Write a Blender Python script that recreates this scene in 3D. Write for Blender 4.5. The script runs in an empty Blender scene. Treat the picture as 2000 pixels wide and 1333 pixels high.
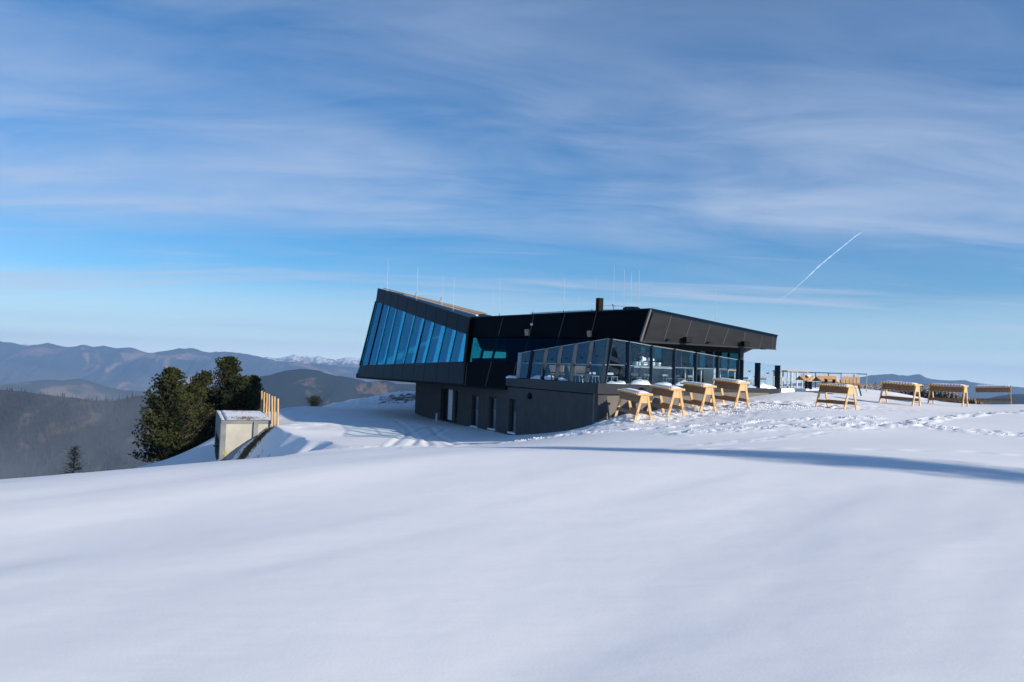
import bpy, bmesh, math, random
import numpy as np
from mathutils import Vector, Matrix, noise
R = math.radians
sc = bpy.context.scene
COL = sc.collection
random.seed(7)
rng = np.random.default_rng(7)

# ------------------------------------------------------------------ camera
F = 1555.0
PITCH = math.atan(57.0 / F); ROLL = R(1.9)
CM = (Matrix.Rotation(math.pi/2 + PITCH, 3, 'X') @ Matrix.Rotation(ROLL, 3, 'Z'))
cam_d = bpy.data.cameras.new("camera"); cam = bpy.data.objects.new("camera", cam_d); COL.objects.link(cam)
cam_d.sensor_width = 36; cam_d.lens = 36 * F / 2000; cam_d.clip_end = 120000; cam_d.clip_start = 0.1
cam.matrix_world = CM.to_4x4(); sc.camera = cam

def ray(px, py):
    return CM @ Vector(((px-1000)/F, -(py-666.5)/F, -1))
def P(px, py, d):                      # world point seen at photo pixel px,py at forward distance d (metres)
    r = ray(px, py); return r * (d / r.y)
class Plane:
    def __init__(s, a, b, c):
        s.o = a; s.n = (b-a).cross(c-a).normalized()
        if s.n.dot(-a) < 0: s.n = -s.n
    def at(s, px, py, off=0.0):
        r = ray(px, py); o = s.o + s.n*off
        return r * (s.n.dot(o) / s.n.dot(r))
def plan(a, b):                        # vertical plane through two points
    return Plane(a, b, a + Vector((0, 0, 1)))

# ------------------------------------------------------------------ node helpers
def mat(name):
    m = bpy.data.materials.new(name); m.use_nodes = True
    nt = m.node_tree; b = nt.nodes['Principled BSDF']; return m, nt, b
def N(nt, t, **k):
    n = nt.nodes.new(t)
    for a, v in k.items():
        if a in n.inputs.keys(): n.inputs[a].default_value = v
        else: setattr(n, a, v)
    return n
def ramp(nt, src, stops):
    r = nt.nodes.new('ShaderNodeValToRGB'); nt.links.new(src, r.inputs[0])
    e = r.color_ramp.elements
    e[0].position, e[0].color = stops[0][0], (*stops[0][1], 1)
    e[1].position, e[1].color = stops[-1][0], (*stops[-1][1], 1)
    for p, c in stops[1:-1]:
        x = e.new(p); x.color = (*c, 1)
    return r.outputs[0]
def coords(nt, scale=(1,1,1), rot=(0,0,0)):
    t = nt.nodes.new('ShaderNodeTexCoord'); g = nt.nodes.new('ShaderNodeNewGeometry')
    mp = nt.nodes.new('ShaderNodeMapping'); mp.inputs['Scale'].default_value = scale; mp.inputs['Rotation'].default_value = rot
    nt.links.new(g.outputs['Position'], mp.inputs['Vector']); return mp.outputs[0]
def bump(nt, b, h, strength=.3, dist=.02):
    n = N(nt, 'ShaderNodeBump'); n.inputs['Strength'].default_value = strength; n.inputs['Distance'].default_value = dist
    nt.links.new(h, n.inputs['Height']); nt.links.new(n.outputs[0], b.inputs['Normal']); return n

def simple(name, col, rough=.5, metal=0, var=.15, scale=3, bumps=0.0, bscale=60, spec=.5, stretch=(1,1,1)):
    m, nt, b = mat(name)
    nz = N(nt, 'ShaderNodeTexNoise', Scale=scale, Detail=6.0); nt.links.new(coords(nt, stretch), nz.inputs['Vector'])
    lo = tuple(c*(1-var) for c in col); hi = tuple(min(1, c*(1+var)) for c in col)
    nt.links.new(ramp(nt, nz.outputs[0], [(.3, lo), (.7, hi)]), b.inputs['Base Color'])
    b.inputs['Roughness'].default_value = rough; b.inputs['Metallic'].default_value = metal
    b.inputs['Specular IOR Level'].default_value = spec
    if bumps:
        n2 = N(nt, 'ShaderNodeTexNoise', Scale=bscale, Detail=4.0); nt.links.new(coords(nt), n2.inputs['Vector'])
        bump(nt, b, n2.outputs[0], bumps, .01)
    return m
M = {}
M['metal']  = simple('dark_cladding', (.0025, .013, .026), .45, 0, .12, .35, spec=.06)
M['metal_w'] = simple('black_cladding', (.0012, .0014, .003), .5, 0, .1, .4, spec=.04)
M['eave']   = simple('eave_cladding', (.010, .0115, .0135), .5, 0, .3, .8, .12, 1.2, spec=.2, stretch=(1,1,4))
M['joint']  = simple('joint_strip', (.10, .10, .11), .4, .3)
M['fascia'] = simple('fascia_metal', (.024, .029, .038), .5, 0, .12, .5, spec=.2)
M['plaster']= simple('plaster', (.068, .068, .072), .9, 0, .12, 2.0, .5, 90, spec=.2)  # basement plaster, darker copy with the shade painted into its colour
M['plaster2']= simple('plaster_light', (.15, .135, .12), .9, 0, .12, 2.0, .5, 90, spec=.2)  # same plaster, lighter copy with sunlight painted in for the right side
M['post']   = simple('post_metal', (.014, .026, .048), .5, 0, spec=.15)
M['postlt'] = simple('post_light_metal', (.42, .45, .46), .45, .2)
M['black']  = simple('black_plastic', (.004, .004, .005), .5, spec=.12)
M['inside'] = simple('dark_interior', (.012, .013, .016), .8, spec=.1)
M['white']  = simple('white_paint', (.62, .65, .68), .5)
M['steel']  = simple('galvanised_steel', (.42, .43, .44), .35, .6)
M['rod']    = simple('aluminium_rod', (.50,.53,.57), .5)
M['conc']   = simple('concrete', (.42, .40, .34), .85, 0, .12, 1.6, .3, 40, spec=.2)
M['concd']  = simple('concrete_grey', (.20, .20, .20), .85, 0, .25, 1.2, .3, 40, spec=.2)
M['fin']    = simple('window_fin', (.07, .11, .20), .6, 0, .08, 1.0)
M['fabric'] = simple('grey_fabric', (.28, .29, .30), .9)

def wood(name, a, b_, scale=14, rough=.6, axis=(1,1,.15)):
    m, nt, b = mat(name)
    tc = nt.nodes.new('ShaderNodeTexCoord'); mp = nt.nodes.new('ShaderNodeMapping'); mp.inputs['Scale'].default_value = axis
    nt.links.new(tc.outputs['Object'], mp.inputs[0])
    nz = N(nt, 'ShaderNodeTexNoise', Scale=scale, Detail=8.0, Distortion=.6); nt.links.new(mp.outputs[0], nz.inputs['Vector'])
    nt.links.new(ramp(nt, nz.outputs[0], [(.32, a), (.68, b_)]), b.inputs['Base Color'])
    b.inputs['Roughness'].default_value = rough; bump(nt, b, nz.outputs[0], .25, .005); return m
M['pine']  = wood('pine_wood', (.50, .30, .12), (.72, .48, .23))
M['brown'] = wood('brown_board', (.19, .092, .032), (.32, .165, .065), axis=(1,.12,1))
M['larch'] = wood('larch_stake', (.42, .25, .10), (.60, .40, .19))
M['teak']  = wood('bench_wood', (.46, .26, .10), (.62, .38, .17), axis=(.2,1,1))
M['bark']  = wood('bark', (.06, .045, .035), (.12, .09, .07))

def glass(name, tint, refl, base=.06, rough=.01, gain=.38):
    tint = tuple(t**.5 for t in tint)      # every pane has two faces
    m, nt, b = mat(name); nt.nodes.remove(b)
    out = nt.nodes['Material Output']
    tr = N(nt, 'ShaderNodeBsdfTransparent', Color=(*tint, 1)); gl = N(nt, 'ShaderNodeBsdfGlossy', Color=(*refl, 1), Roughness=rough)
    lw = N(nt, 'ShaderNodeLayerWeight', Blend=.35)
    nz = N(nt, 'ShaderNodeTexNoise', Scale=.5, Detail=1.0); nt.links.new(coords(nt), nz.inputs['Vector'])
    bp = N(nt, 'ShaderNodeBump', Strength=.04, Distance=.05); nt.links.new(nz.outputs[0], bp.inputs['Height']); nt.links.new(bp.outputs[0], gl.inputs['Normal'])
    mr = N(nt, 'ShaderNodeMapRange'); mr.inputs['To Min'].default_value = base; mr.inputs['To Max'].default_value = min(1, base+gain)
    nt.links.new(lw.outputs['Fresnel'], mr.inputs['Value'])
    mx = N(nt, 'ShaderNodeMixShader'); nt.links.new(mr.outputs[0], mx.inputs[0]); nt.links.new(tr.outputs[0], mx.inputs[1]); nt.links.new(gl.outputs[0], mx.inputs[2])
    nt.links.new(mx.outputs[0], out.inputs['Surface']); return m
M['g_prow'] = glass('blue_solar_glass', (.03, .56, .72), (.12, .36, .55), .05)
M['g_end']  = glass('rear_solar_glass', (.42, .78, .88), (.4, .7, 1.0), .05)
M['g_wall'] = glass('dark_teal_glass', (.04, .46, .48), (.008, .03, .05), .03)
M['g_west'] = glass('coated_glass', (.06, .38, .42), (.04, .24, .30), .3)
M['g_rail'] = glass('clear_glass', (.82, .91, .94), (.5, .75, .95), .0, gain=.10)
M['g_base'] = glass('small_window_glass', (.55, .6, .62), (.7, .75, .8), .12)

# ------------------------------------------------------------------ mesh helpers
class MB:
    def __init__(s): s.v = []; s.f = []
    def add(s, vs, fs):
        o = len(s.v); s.v += [Vector(v) for v in vs]; s.f += [tuple(i+o for i in f) for f in fs]; return s
    def box(s, c, sz, rot=None):
        c = Vector(c); hx, hy, hz = [a/2 for a in sz]
        vs = [Vector((x, y, z)) for x in (-hx, hx) for y in (-hy, hy) for z in (-hz, hz)]
        if rot: vs = [rot @ v for v in vs]
        return s.add([v+c for v in vs], [(0,1,3,2),(4,6,7,5),(0,4,5,1),(2,3,7,6),(0,2,6,4),(1,5,7,3)])
    def bar(s, a, b, w, h, up=(0,0,1)):
        a, b = Vector(a), Vector(b); d = (b-a).normalized(); u = Vector(up)
        if abs(d.dot(u)) > .98: u = Vector((0,1,0))
        x = d.cross(u).normalized()*w/2; y = x.cross(d).normalized()*h/2
        vs = [p+q for p in (a, b) for q in (x+y, x-y, -x-y, -x+y)]
        return s.add(vs, [(0,1,2,3),(7,6,5,4),(0,4,5,1),(1,5,6,2),(2,6,7,3),(3,7,4,0)])
    def tube(s, a, b, r0, r1=None, n=8, cap=True):
        a, b = Vector(a), Vector(b); r1 = r0 if r1 is None else r1; d = (b-a).normalized()
        x = d.orthogonal().normalized(); y = d.cross(x)
        vs = [a + (x*math.cos(t)+y*math.sin(t))*r0 for t in [2*math.pi*i/n for i in range(n)]]
        vs += [b + (x*math.cos(t)+y*math.sin(t))*r1 for t in [2*math.pi*i/n for i in range(n)]]
        fs = [(i, (i+1) % n, n+(i+1) % n, n+i) for i in range(n)]
        if cap: fs += [tuple(range(n))[::-1], tuple(range(n, 2*n))]
        return s.add(vs, fs)
    def prism(s, poly, ext):
        ext = Vector(ext); n = len(poly); vs = list(poly) + [Vector(p)+ext for p in poly]
        fs = [tuple(range(n)), tuple(range(2*n-1, n-1, -1))] + [(i, n+i, n+(i+1) % n, (i+1) % n) for i in range(n)]
        return s.add(vs, fs)
    def build(s, name, m, parent=None, bevel=0, smooth=False):
        me = bpy.data.meshes.new(name); off = parent['_w'] if parent is not None and '_w' in parent else (0,0,0)
        off = Vector(off)
        me.from_pydata([v-off for v in s.v], [], s.f); me.update()
        me.materials.append(m if not isinstance(m, str) else M[m])
        o = bpy.data.objects.new(name, me); COL.objects.link(o)
        if parent is not None: o.parent = parent; o['_w'] = tuple(off)
        if smooth:
            for p in me.polygons: p.use_smooth = True
        if bevel:
            md = o.modifiers.new('bevel', 'BEVEL'); md.width = bevel; md.segments = 2; md.limit_method = 'ANGLE'
        return o
def tag(o, label=None, cat=None, group=None, kind=None):
    if label: o['label'] = label
    if cat: o['category'] = cat
    if group: o['group'] = group
    if kind: o['kind'] = kind
    return o
def thing(name, loc, label, cat, group=None, world=True):
    o = bpy.data.objects.new(name, None); COL.objects.link(o); o.location = loc; o.empty_display_size = .3
    if world: o['_w'] = tuple(loc)
    return tag(o, label, cat, group)
def copy_tree(o, parent=None):
    c = o.copy(); COL.objects.link(c)
    if parent is not None: c.parent = parent
    for ch in [x for x in COL.objects if x.parent == o]: copy_tree(ch, c)
    return c

# ------------------------------------------------------------------ numpy noise
def vnoise(x, y, seed=0):
    xi = np.floor(x).astype(np.int64); yi = np.floor(y).astype(np.int64); fx = x-xi; fy = y-yi
    fx = fx*fx*fx*(fx*(fx*6-15)+10); fy = fy*fy*fy*(fy*(fy*6-15)+10)
    def h(a, b):
        n = (a*374761393 + b*668265263 + seed*982451653) & 0x7fffffff
        n = ((n ^ (n >> 13))*1274126177) & 0x7fffffff
        n = n ^ (n >> 16); return (n & 0xffff)/32767.5 - 1
    return (h(xi,yi)*(1-fx)+h(xi+1,yi)*fx)*(1-fy) + (h(xi,yi+1)*(1-fx)+h(xi+1,yi+1)*fx)*fy
def fbm(x, y, o=5, seed=0, ridged=False):
    s = 0; a = 1; t = 0
    for i in range(o):
        n = vnoise(x*2**i+17.3*i, y*2**i-9.1*i, seed+i)
        if ridged: n = 1-2*np.abs(n)
        s = s+a*n; t += a; a *= .5
    return s/t

# ------------------------------------------------------------------ main plan points of the building
A0 = P(1168, 749, 31.0); L0 = P(988, 738.5, 41.2); R0 = P(1451, 757.5, 38.0); R1e = P(1522, 759.5, 39.8)
BL = P(988, 754, 41.4); BA = P(1168, 770, 31.15)
BW = plan(BL, BA)                                     # left basement wall
W = Plane(P(905, 755, 44), P(987, 760, 41.1), P(1271, 604, 35.3))
Q = Plane(P(918, 621, 45.6), P(905, 755, 44), P(696, 738, 62))
# ------------------------------------------------------------------ terrain
CT = []
def g(*a): CT.append(P(*a))
for a in [(0,940,12),(0,946,20),(0,962,34),(0,1120,60),(-300,975,10),(-300,1000,22),(-300,1200,50),
          (200,920,13),(200,924,22),(200,930,35),(200,1010,60),(262,914,15),(262,919,30),(262,914,50),(262,1000,72),
          (330,911,14),(330,916,28),(330,904,52),(330,899,58),(330,975,80),
          (420,903,14),(420,913,26),(415,892,46),(400,890,60),(420,915,82),(450,862,64),(500,818,63),(490,860,84),
          (440,928,38.4),(445,903,39.95),(470,878,40.25),(500,850,40.6),(524,828,40.95),(428,906,40.2),(420,908,41.5),(450,918,28),(560,903,25),
          (700,886,25),
          (560,892,15),(700,881,16),(800,878,16.5),(900,875,17),(800,885,23),
          (515,806,51.5),(560,828,44.5),(620,826,46),(700,851,38.3),(760,842,40.5),(800,866,33.2),(870,872,30.3),
          (800,817,56),(700,816,54),(600,812,55),(560,809,58),(540,801,62),(650,799,66),(720,793,68),(765,782,70),(805,768,72),(800,800,86),(700,840,90),(650,850,90),(560,850,90),
          (1000,861,33),(1060,857,30),(1120,846,28.6),(1200,850,23.3),(1100,864,21.5),(1000,872,20),(1250,836,26.5),(1300,827,27.5),
          (1243,826,28.0),(1270,820,28.6),(1228,811,29.6),(1332,813,29.3),(1394,805,30.2),(1454,798,31.0),(1384,795,31.6),(1430,802,30.4),
          (1400,836,24.5),(1500,776,37.5),(1540,766,40),(1600,763,43),(1500,800,29.8),(1500,830,24.5),(1500,870,18.3),
          (1650,800,32.5),(1610,795,34),(1650,776,39),(1650,763,46),(1700,763,52),(1720,766,57),(1650,765,60),
          (1750,790.5,36.5),(1750,776,42.5),(1750,767,50),(1760,785,64),(1800,791,37.5),(1800,781,45),(1805,810,60),
          (1850,791.5,39.3),(1850,800,46),(1860,850,64),(1940,791,41),(1950,803,47),(1960,860,66),(2000,791,41),(2200,800,39),(2200,818,48),(2300,900,70),
          (2000,828,26),(2000,870,19.6),(2000,940,13.2),(1700,850,21.5),(1700,895,15.3),(1400,895,15),(1300,870,18.6)]: g(*a)
for a in [(541,833,41.6),(575,838,40.4),(612,846,38.4),(650,857,35.8),(690,872,32)]:
    t_ = P(*a); CT += [t_, t_+Vector((1.5,.9,.06)), t_+Vector((-1.6,-1.0,-.12))]
for px, py in [(811,805),(865,822),(905,830),(960,841),(1005,849),(1060,846),(1100,841),(1168,827)]: CT.append(BW.at(px, py, -.2))
CT += [Vector(v) for v in [(0,0,-1.62),(0,6,-1.65),(-8,3,-1.75),(8,3,-1.55),(-4,9,-1.66),(5,10,-1.6),(14,6,-1.5),(25,8,-1.5),(45,6,-1.5),(70,4,-2),(60,25,-1.9),(95,-20,-4),
   (-20,-2,-2.6),(-40,-10,-6),(-40,10,-6),(-60,30,-16),(-70,-30,-14),(0,-20,-1.8),(0,-60,-5),(40,-50,-4),(-30,-50,-7),(95,30,-6),(90,60,-16),
   (5,40,-2.2),(9,43,-1.8),(12,46,-1.3),(0,50,-3.2),(0,62,-3.4),(8,60,-1.6),(16,60,-1),(10,80,-4),(25,80,-9),(0,95,-10),(-35,95,-24),(-60,80,-30),(50,90,-22),(20,110,-18)]]
C = np.array([(v.x, v.y, v.z) for v in CT])
def U(r2): return np.where(r2 > 1e-9, .5*r2*np.log(np.maximum(r2, 1e-9)), 0)
n = len(C); K = U(((C[:, None, :2]-C[None, :, :2])**2).sum(-1)) + np.eye(n)*.35
A_ = np.zeros((n+3, n+3)); A_[:n, :n] = K; A_[:n, n] = 1; A_[:n, n+1:] = C[:, :2]; A_[n, :n] = 1; A_[n+1:, :n] = C[:, :2].T
wt = np.linalg.solve(A_, np.concatenate([C[:, 2], [0, 0, 0]]))
def tps(x, y):
    x = np.atleast_1d(np.asarray(x, float)); y = np.atleast_1d(np.asarray(y, float)); z = wt[n]+wt[n+1]*x+wt[n+2]*y
    for i in range(n): z = z + wt[i]*U((x-C[i,0])**2+(y-C[i,1])**2)
    return z
def seg_dist(x, y, pts):
    best = np.full(x.shape, 1e9); sb = np.zeros(x.shape); s0 = 0
    for (ax, ay), (bx, by) in zip(pts[:-1], pts[1:]):
        dx, dy = bx-ax, by-ay; l2 = dx*dx+dy*dy; t = np.clip(((x-ax)*dx+(y-ay)*dy)/l2, 0, 1)
        sd = ((x-ax)*dy-(y-ay)*dx)/math.sqrt(l2)
        d = np.hypot(x-ax-t*dx, y-ay-t*dy); m = d < best
        best = np.where(m, d, best); sb = np.where(m, np.sign(sd)*d, sb)
    return best, sb
def gp(px, py, z):                    # plan point where the sight line meets height z
    r = ray(px, py); k = z/r.z; return (r.x*k, r.y*k)
def gd(px, py, d): p = P(px, py, d); return (p.x, p.y)
TRACK1 = [gd(*a) for a in [(1000,868,28),(1080,860,27.5),(1180,847,25.5),(1300,835,25.3),(1450,822,25.5),(1600,812,26),(1700,808,26.5)]]
TRACK2 = [gd(*a) for a in [(1340,843,22.5),(1480,835,23.2),(1600,828,23.8),(1700,825,24.5),(1800,828,24.2),(1900,838,22.8),(2050,848,21.6)]]
TRACK3 = [gd(*a) for a in [(1784,826,24.5),(1840,812,28),(1920,800,32),(2060,792,35)]]
TRACK4 = [gd(*a) for a in [(1350,866,18.5),(1500,853,20.5),(1620,842,22),(1780,828,24.2)]]
BERM = [gd(*a) for a in [(690,874,31.6),(760,870,31.5),(840,868,30.6),(930,866,30)]]
STEPS = [gd(*a) for a in [(1330,873,17.3),(1400,873,17.3),(1470,873,17.3),(1560,874,17.3),(1700,875,17.4),(1790,872,17.6),(1900,870,17.8),(1990,876,17.4)]]
TR_L = [[gd(*a) for a in pts] for pts in [[(760,872,31.5),(790,846,38),(850,826,48)],[(800,870,31.8),(816,852,36),(790,830,46),(760,815,56)],[(840,868,31),(830,850,37),(870,838,44)],[(900,868,30.5),(860,848,38),(840,832,46)]]]
def smooth(a, lo, hi):
    t = np.clip((a-lo)/(hi-lo), 0, 1); return t*t*(3-2*t)
def H(x, y):
    x = np.atleast_1d(np.asarray(x, float)); y = np.atleast_1d(np.asarray(y, float))
    z = tps(x, y); r = np.hypot(x, y)
    # broad wind-shaped swells, long axis running away to the right
    ca, sa = math.cos(R(52)), math.sin(R(52)); u = x*ca+y*sa; v = -x*sa+y*ca
    near = 1-smooth(r, 11.5, 18)
    z = z + near*(.12*vnoise(u*.06+3, v*.24, 5) + .062*vnoise(u*.10, v*.50, 6) + .006*vnoise(u*.5, v*1.9, 8))
    z = z + (1-near)*.03*vnoise(x*.35, y*.35, 9)
    z = z + .003*fbm(x*2.2, y*3.4, 3, 11)*(1-smooth(r, 10, 20))
    # trampled area round the bar stands
    sd, _ = seg_dist(x, y, [gd(1232,812,29.3), gd(1420,793,31), gd(1500,785,34), gd(1620,790,34)])
    tr = (1-smooth(sd, .9, 2.4)); tr2 = (1-smooth(sd, 2.2, 5.0))*.35
    k = np.maximum(tr, tr2)
    z = z + k*(.085*fbm(x*2.3, y*2.3, 4, 21) + .065*np.maximum(0, fbm(x*4.5, y*4.5, 3, 25)) - .06*np.maximum(0, fbm(x*3.6+9, y*3.6, 2, 26)-.1))
    for tk, w, a in ((TRACK1, .42, .05), (TRACK2, .7, .045), (TRACK3, .3, .06), (TRACK4, .25, .02)):
        d, s = seg_dist(x, y, tk)
        e = np.exp(-(d/w)**2)
        z = z + e*a*(2.2*fbm(x*3.7, y*3.7, 4, 31) + .5) - .35*a*np.exp(-((d)/(w*.3))**2) + a*.5*np.exp(-((d-w)/(w*.35))**2)*np.clip(.5+1.5*fbm(x*2.1, y*2.1, 3, 33), 0, 2)
    d, s = seg_dist(x, y, BERM); z = z + np.exp(-(d/.55)**2)*(.03+.05*fbm(x*2.5, y*2.5, 3, 41))
    for pts in TR_L:
        d, s = seg_dist(x, y, pts)
        z = z - .04*np.exp(-(d/.14)**2) + .012*np.exp(-((d-.3)/.12)**2)
    # footprints on the forecourt
    fp = vnoise(x*1.5+50, y*1.5, 51); m = np.exp(-(((x+12)/6)**2+((y-46)/7)**2)); z = z - .11*m*np.maximum(0, fp-.35)
    for (fx, fy) in STEPS: z = z - .035*np.exp(-((x-fx)**2/.10+(y-fy)**2/.015)) + .018*np.exp(-((x-fx+.35)**2/.05+(y-fy)**2/.02))
    # bank below the forecourt: run-off furrows
    ea, eb = gd(541,833,41.6), gd(690,872,32.0); el_ = math.hypot(eb[0]-ea[0], eb[1]-ea[1]); ux, uy = (eb[0]-ea[0])/el_, (eb[1]-ea[1])/el_
    tq = (x-ea[0])*ux+(y-ea[1])*uy; sq = (x-ea[0])*uy-(y-ea[1])*ux + .25*vnoise(tq*.7, tq*0, 64) - .5*np.sin(np.clip(tq/el_, 0, 1)*math.pi)
    sq = -sq if (-.85*uy+.52*ux) < 0 else sq
    mk_ = smooth(tq, -.6, 1.6)*(1-smooth(tq, el_-3.4, el_+.3))
    st_ = smooth(sq, 0, .5)*(1-smooth(sq, 2.2, 3.0))
    z = z - mk_*(1.75*np.clip(sq/2.1, 0, 1)*(1-smooth(sq, 4.5, 9)) - st_*(.10*vnoise(tq*1.7+sq*.5, sq*.25, 61)+.06*vnoise(tq*4.2+sq*1.2, sq*.4, 62)+.05*np.maximum(0, fbm(x*3, y*3, 3, 63))))
    # rough bank behind the building
    m = np.exp(-(((x+11)/7)**2+((y-72)/6)**2)); z = z + m*(.30*fbm(x*.8, y*.8, 4, 71, True)-.1)
    # rubbly snow in front of the box
    return z
def Hs(x, y): return float(H(x, y)[0])

# polar grid, fine in front
ang = np.concatenate([np.linspace(-180, -52, 26)[:-1], np.linspace(-52, -38, 24)[:-1], np.linspace(-38, 38, 780), np.linspace(38, 52, 24)[1:], np.linspace(52, 180, 26)[1:]])
rad = [0.0, .6, 1.2, 1.8, 2.4, 3.0]
while rad[-1] < 120:
    r_ = rad[-1]; rad.append(r_ + (max(.05, r_*.009) if r_ < 15 else .13 if r_ < 45 else .3 if r_ < 70 else 3))
rad = np.array(rad)
AA, RR = np.meshgrid(np.radians(ang), rad); X = RR*np.sin(AA); Y = RR*np.cos(AA)
Z = H(X.ravel(), Y.ravel()).reshape(X.shape)
na, nr = len(ang), len(rad)
far = smooth(RR, 95, 120)*30; Z = Z - far
def grid_mesh(name, X, Y, Z, m, smooth_=True):
    nr, na = X.shape
    co = np.stack([X, Y, Z], -1).reshape(-1, 3)
    i = np.arange(nr-1)[:, None]*na + np.arange(na-1)[None, :]
    fs = np.stack([i, i+1, i+na+1, i+na], -1).reshape(-1, 4)
    me = bpy.data.meshes.new(name); me.vertices.add(len(co)); me.vertices.foreach_set('co', co.ravel())
    me.loops.add(fs.size); me.loops.foreach_set('vertex_index', fs.ravel())
    me.polygons.add(len(fs)); me.polygons.foreach_set('loop_start', np.arange(0, fs.size, 4)); me.polygons.foreach_set('loop_total', np.full(len(fs), 4))
    me.update(calc_edges=True); me.validate()
    me.polygons.foreach_set('use_smooth', np.full(len(me.polygons), smooth_)); me.materials.append(m)
    o = bpy.data.objects.new(name, me); COL.objects.link(o); return o
# snow material: clean snow, bare soil / heather on the steep rough places
ms, nt, b = mat('snow')
nz = N(nt, 'ShaderNodeTexNoise', Scale=.35, Detail=4.0); nt.links.new(coords(nt), nz.inputs['Vector'])
cs = ramp(nt, nz.outputs[0], [(.3, (.80, .81, .83)), (.7, (.86, .86, .87))])
geo = N(nt, 'ShaderNodeNewGeometry'); sp = N(nt, 'ShaderNodeSeparateXYZ'); nt.links.new(geo.outputs['Position'], sp.inputs[0])
vcn = N(nt, 'ShaderNodeVertexColor', layer_name='soil')
nz2 = N(nt, 'ShaderNodeTexNoise', Scale=2.2, Detail=7.0, Roughness=.65); nt.links.new(coords(nt, (1, 1, 2)), nz2.inputs['Vector'])
ml = N(nt, 'ShaderNodeMath', operation='MULTIPLY'); nt.links.new(vcn.outputs['Color'], ml.inputs[0]); nt.links.new(nz2.outputs[0], ml.inputs[1])
fac = ramp(nt, ml.outputs[0], [(.36, (0,0,0)), (.42, (1,1,1))])
soil = ramp(nt, nz2.outputs[0], [(.35, (.05, .035, .022)), (.65, (.16, .11, .06))])
mx = N(nt, 'ShaderNodeMix', data_type='RGBA'); nt.links.new(fac, mx.inputs[0]); nt.links.new(cs, mx.inputs[6]); nt.links.new(soil, mx.inputs[7])
nt.links.new(mx.outputs[2], b.inputs['Base Color'])
b.inputs['Roughness'].default_value = .75; b.inputs['Specular IOR Level'].default_value = .25
n1 = N(nt, 'ShaderNodeTexNoise', Scale=45.0, Detail=3.0); nt.links.new(coords(nt), n1.inputs['Vector'])
n3 = N(nt, 'ShaderNodeTexNoise', Scale=7.0, Detail=4.0); nt.links.new(coords(nt, (1, 1.8, 1)), n3.inputs['Vector'])
ad = N(nt, 'ShaderNodeMath', operation='ADD'); nt.links.new(n1.outputs[0], ad.inputs[0]); nt.links.new(n3.outputs[0], ad.inputs[1])
n4 = N(nt, 'ShaderNodeTexNoise', Scale=1.5, Detail=4.0, Distortion=.5); nt.links.new(coords(nt, (.8, 3.2, 1), (0, 0, R(-24))), n4.inputs['Vector'])
b1 = bump(nt, b, ad.outputs[0], .25, .0035); b2 = N(nt, 'ShaderNodeBump', Strength=.4, Distance=.007); nt.links.new(n4.outputs[0], b2.inputs['Height']); nt.links.new(b2.outputs[0], b1.inputs['Normal'])
M['snow'] = ms
m2, nt, b = mat('snow_cap'); b.inputs['Base Color'].default_value = (.84, .85, .87, 1); b.inputs['Roughness'].default_value = .7
n1 = N(nt, 'ShaderNodeTexNoise', Scale=9.0, Detail=5.0); nt.links.new(coords(nt), n1.inputs['Vector']); bump(nt, b, n1.outputs[0], .6, .02)
nt.links.new(ramp(nt, n1.outputs[0], [(.3, (.80, .81, .84)), (.7, (.86, .87, .88))]), b.inputs['Base Color']); M['cap'] = m2
ground = grid_mesh('snow_ground', X, Y, Z, ms); tag(ground, kind='structure')
ca = ground.data.color_attributes.new('soil', 'FLOAT_COLOR', 'POINT')
xs, ys = X.ravel(), Y.ravel(); soil = np.zeros(xs.shape)
bx, by = P(470, 880, 39.5).x, P(470, 880, 39.5).y
d, _ = seg_dist(xs, ys, [gd(530,822,40.9), gd(500,850,40.55), gd(445,903,39.9), gd(436,925,38.9)]); soil = np.maximum(soil, 1.2*np.exp(-(d/.26)**2))
d, _ = seg_dist(xs, ys, [gd(440,908,38.0), gd(475,903,37.2), gd(520,897,37.0)]); soil = np.maximum(soil, .9*np.exp(-(d/.5)**2))
soil = np.maximum(soil, 1.0*np.exp(-(((xs+9.5)/4.5)**2+((ys-71)/4)**2)))
d, _ = seg_dist(xs, ys, [gd(1232,812,29.3), gd(1420,793,31), gd(1500,787,33)]); soil = np.maximum(soil, .66*np.exp(-(d/1.0)**2))
cc = np.ones((len(xs), 4)); cc[:, :3] = soil[:, None]; ca.data.foreach_set('color', cc.ravel())

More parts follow.
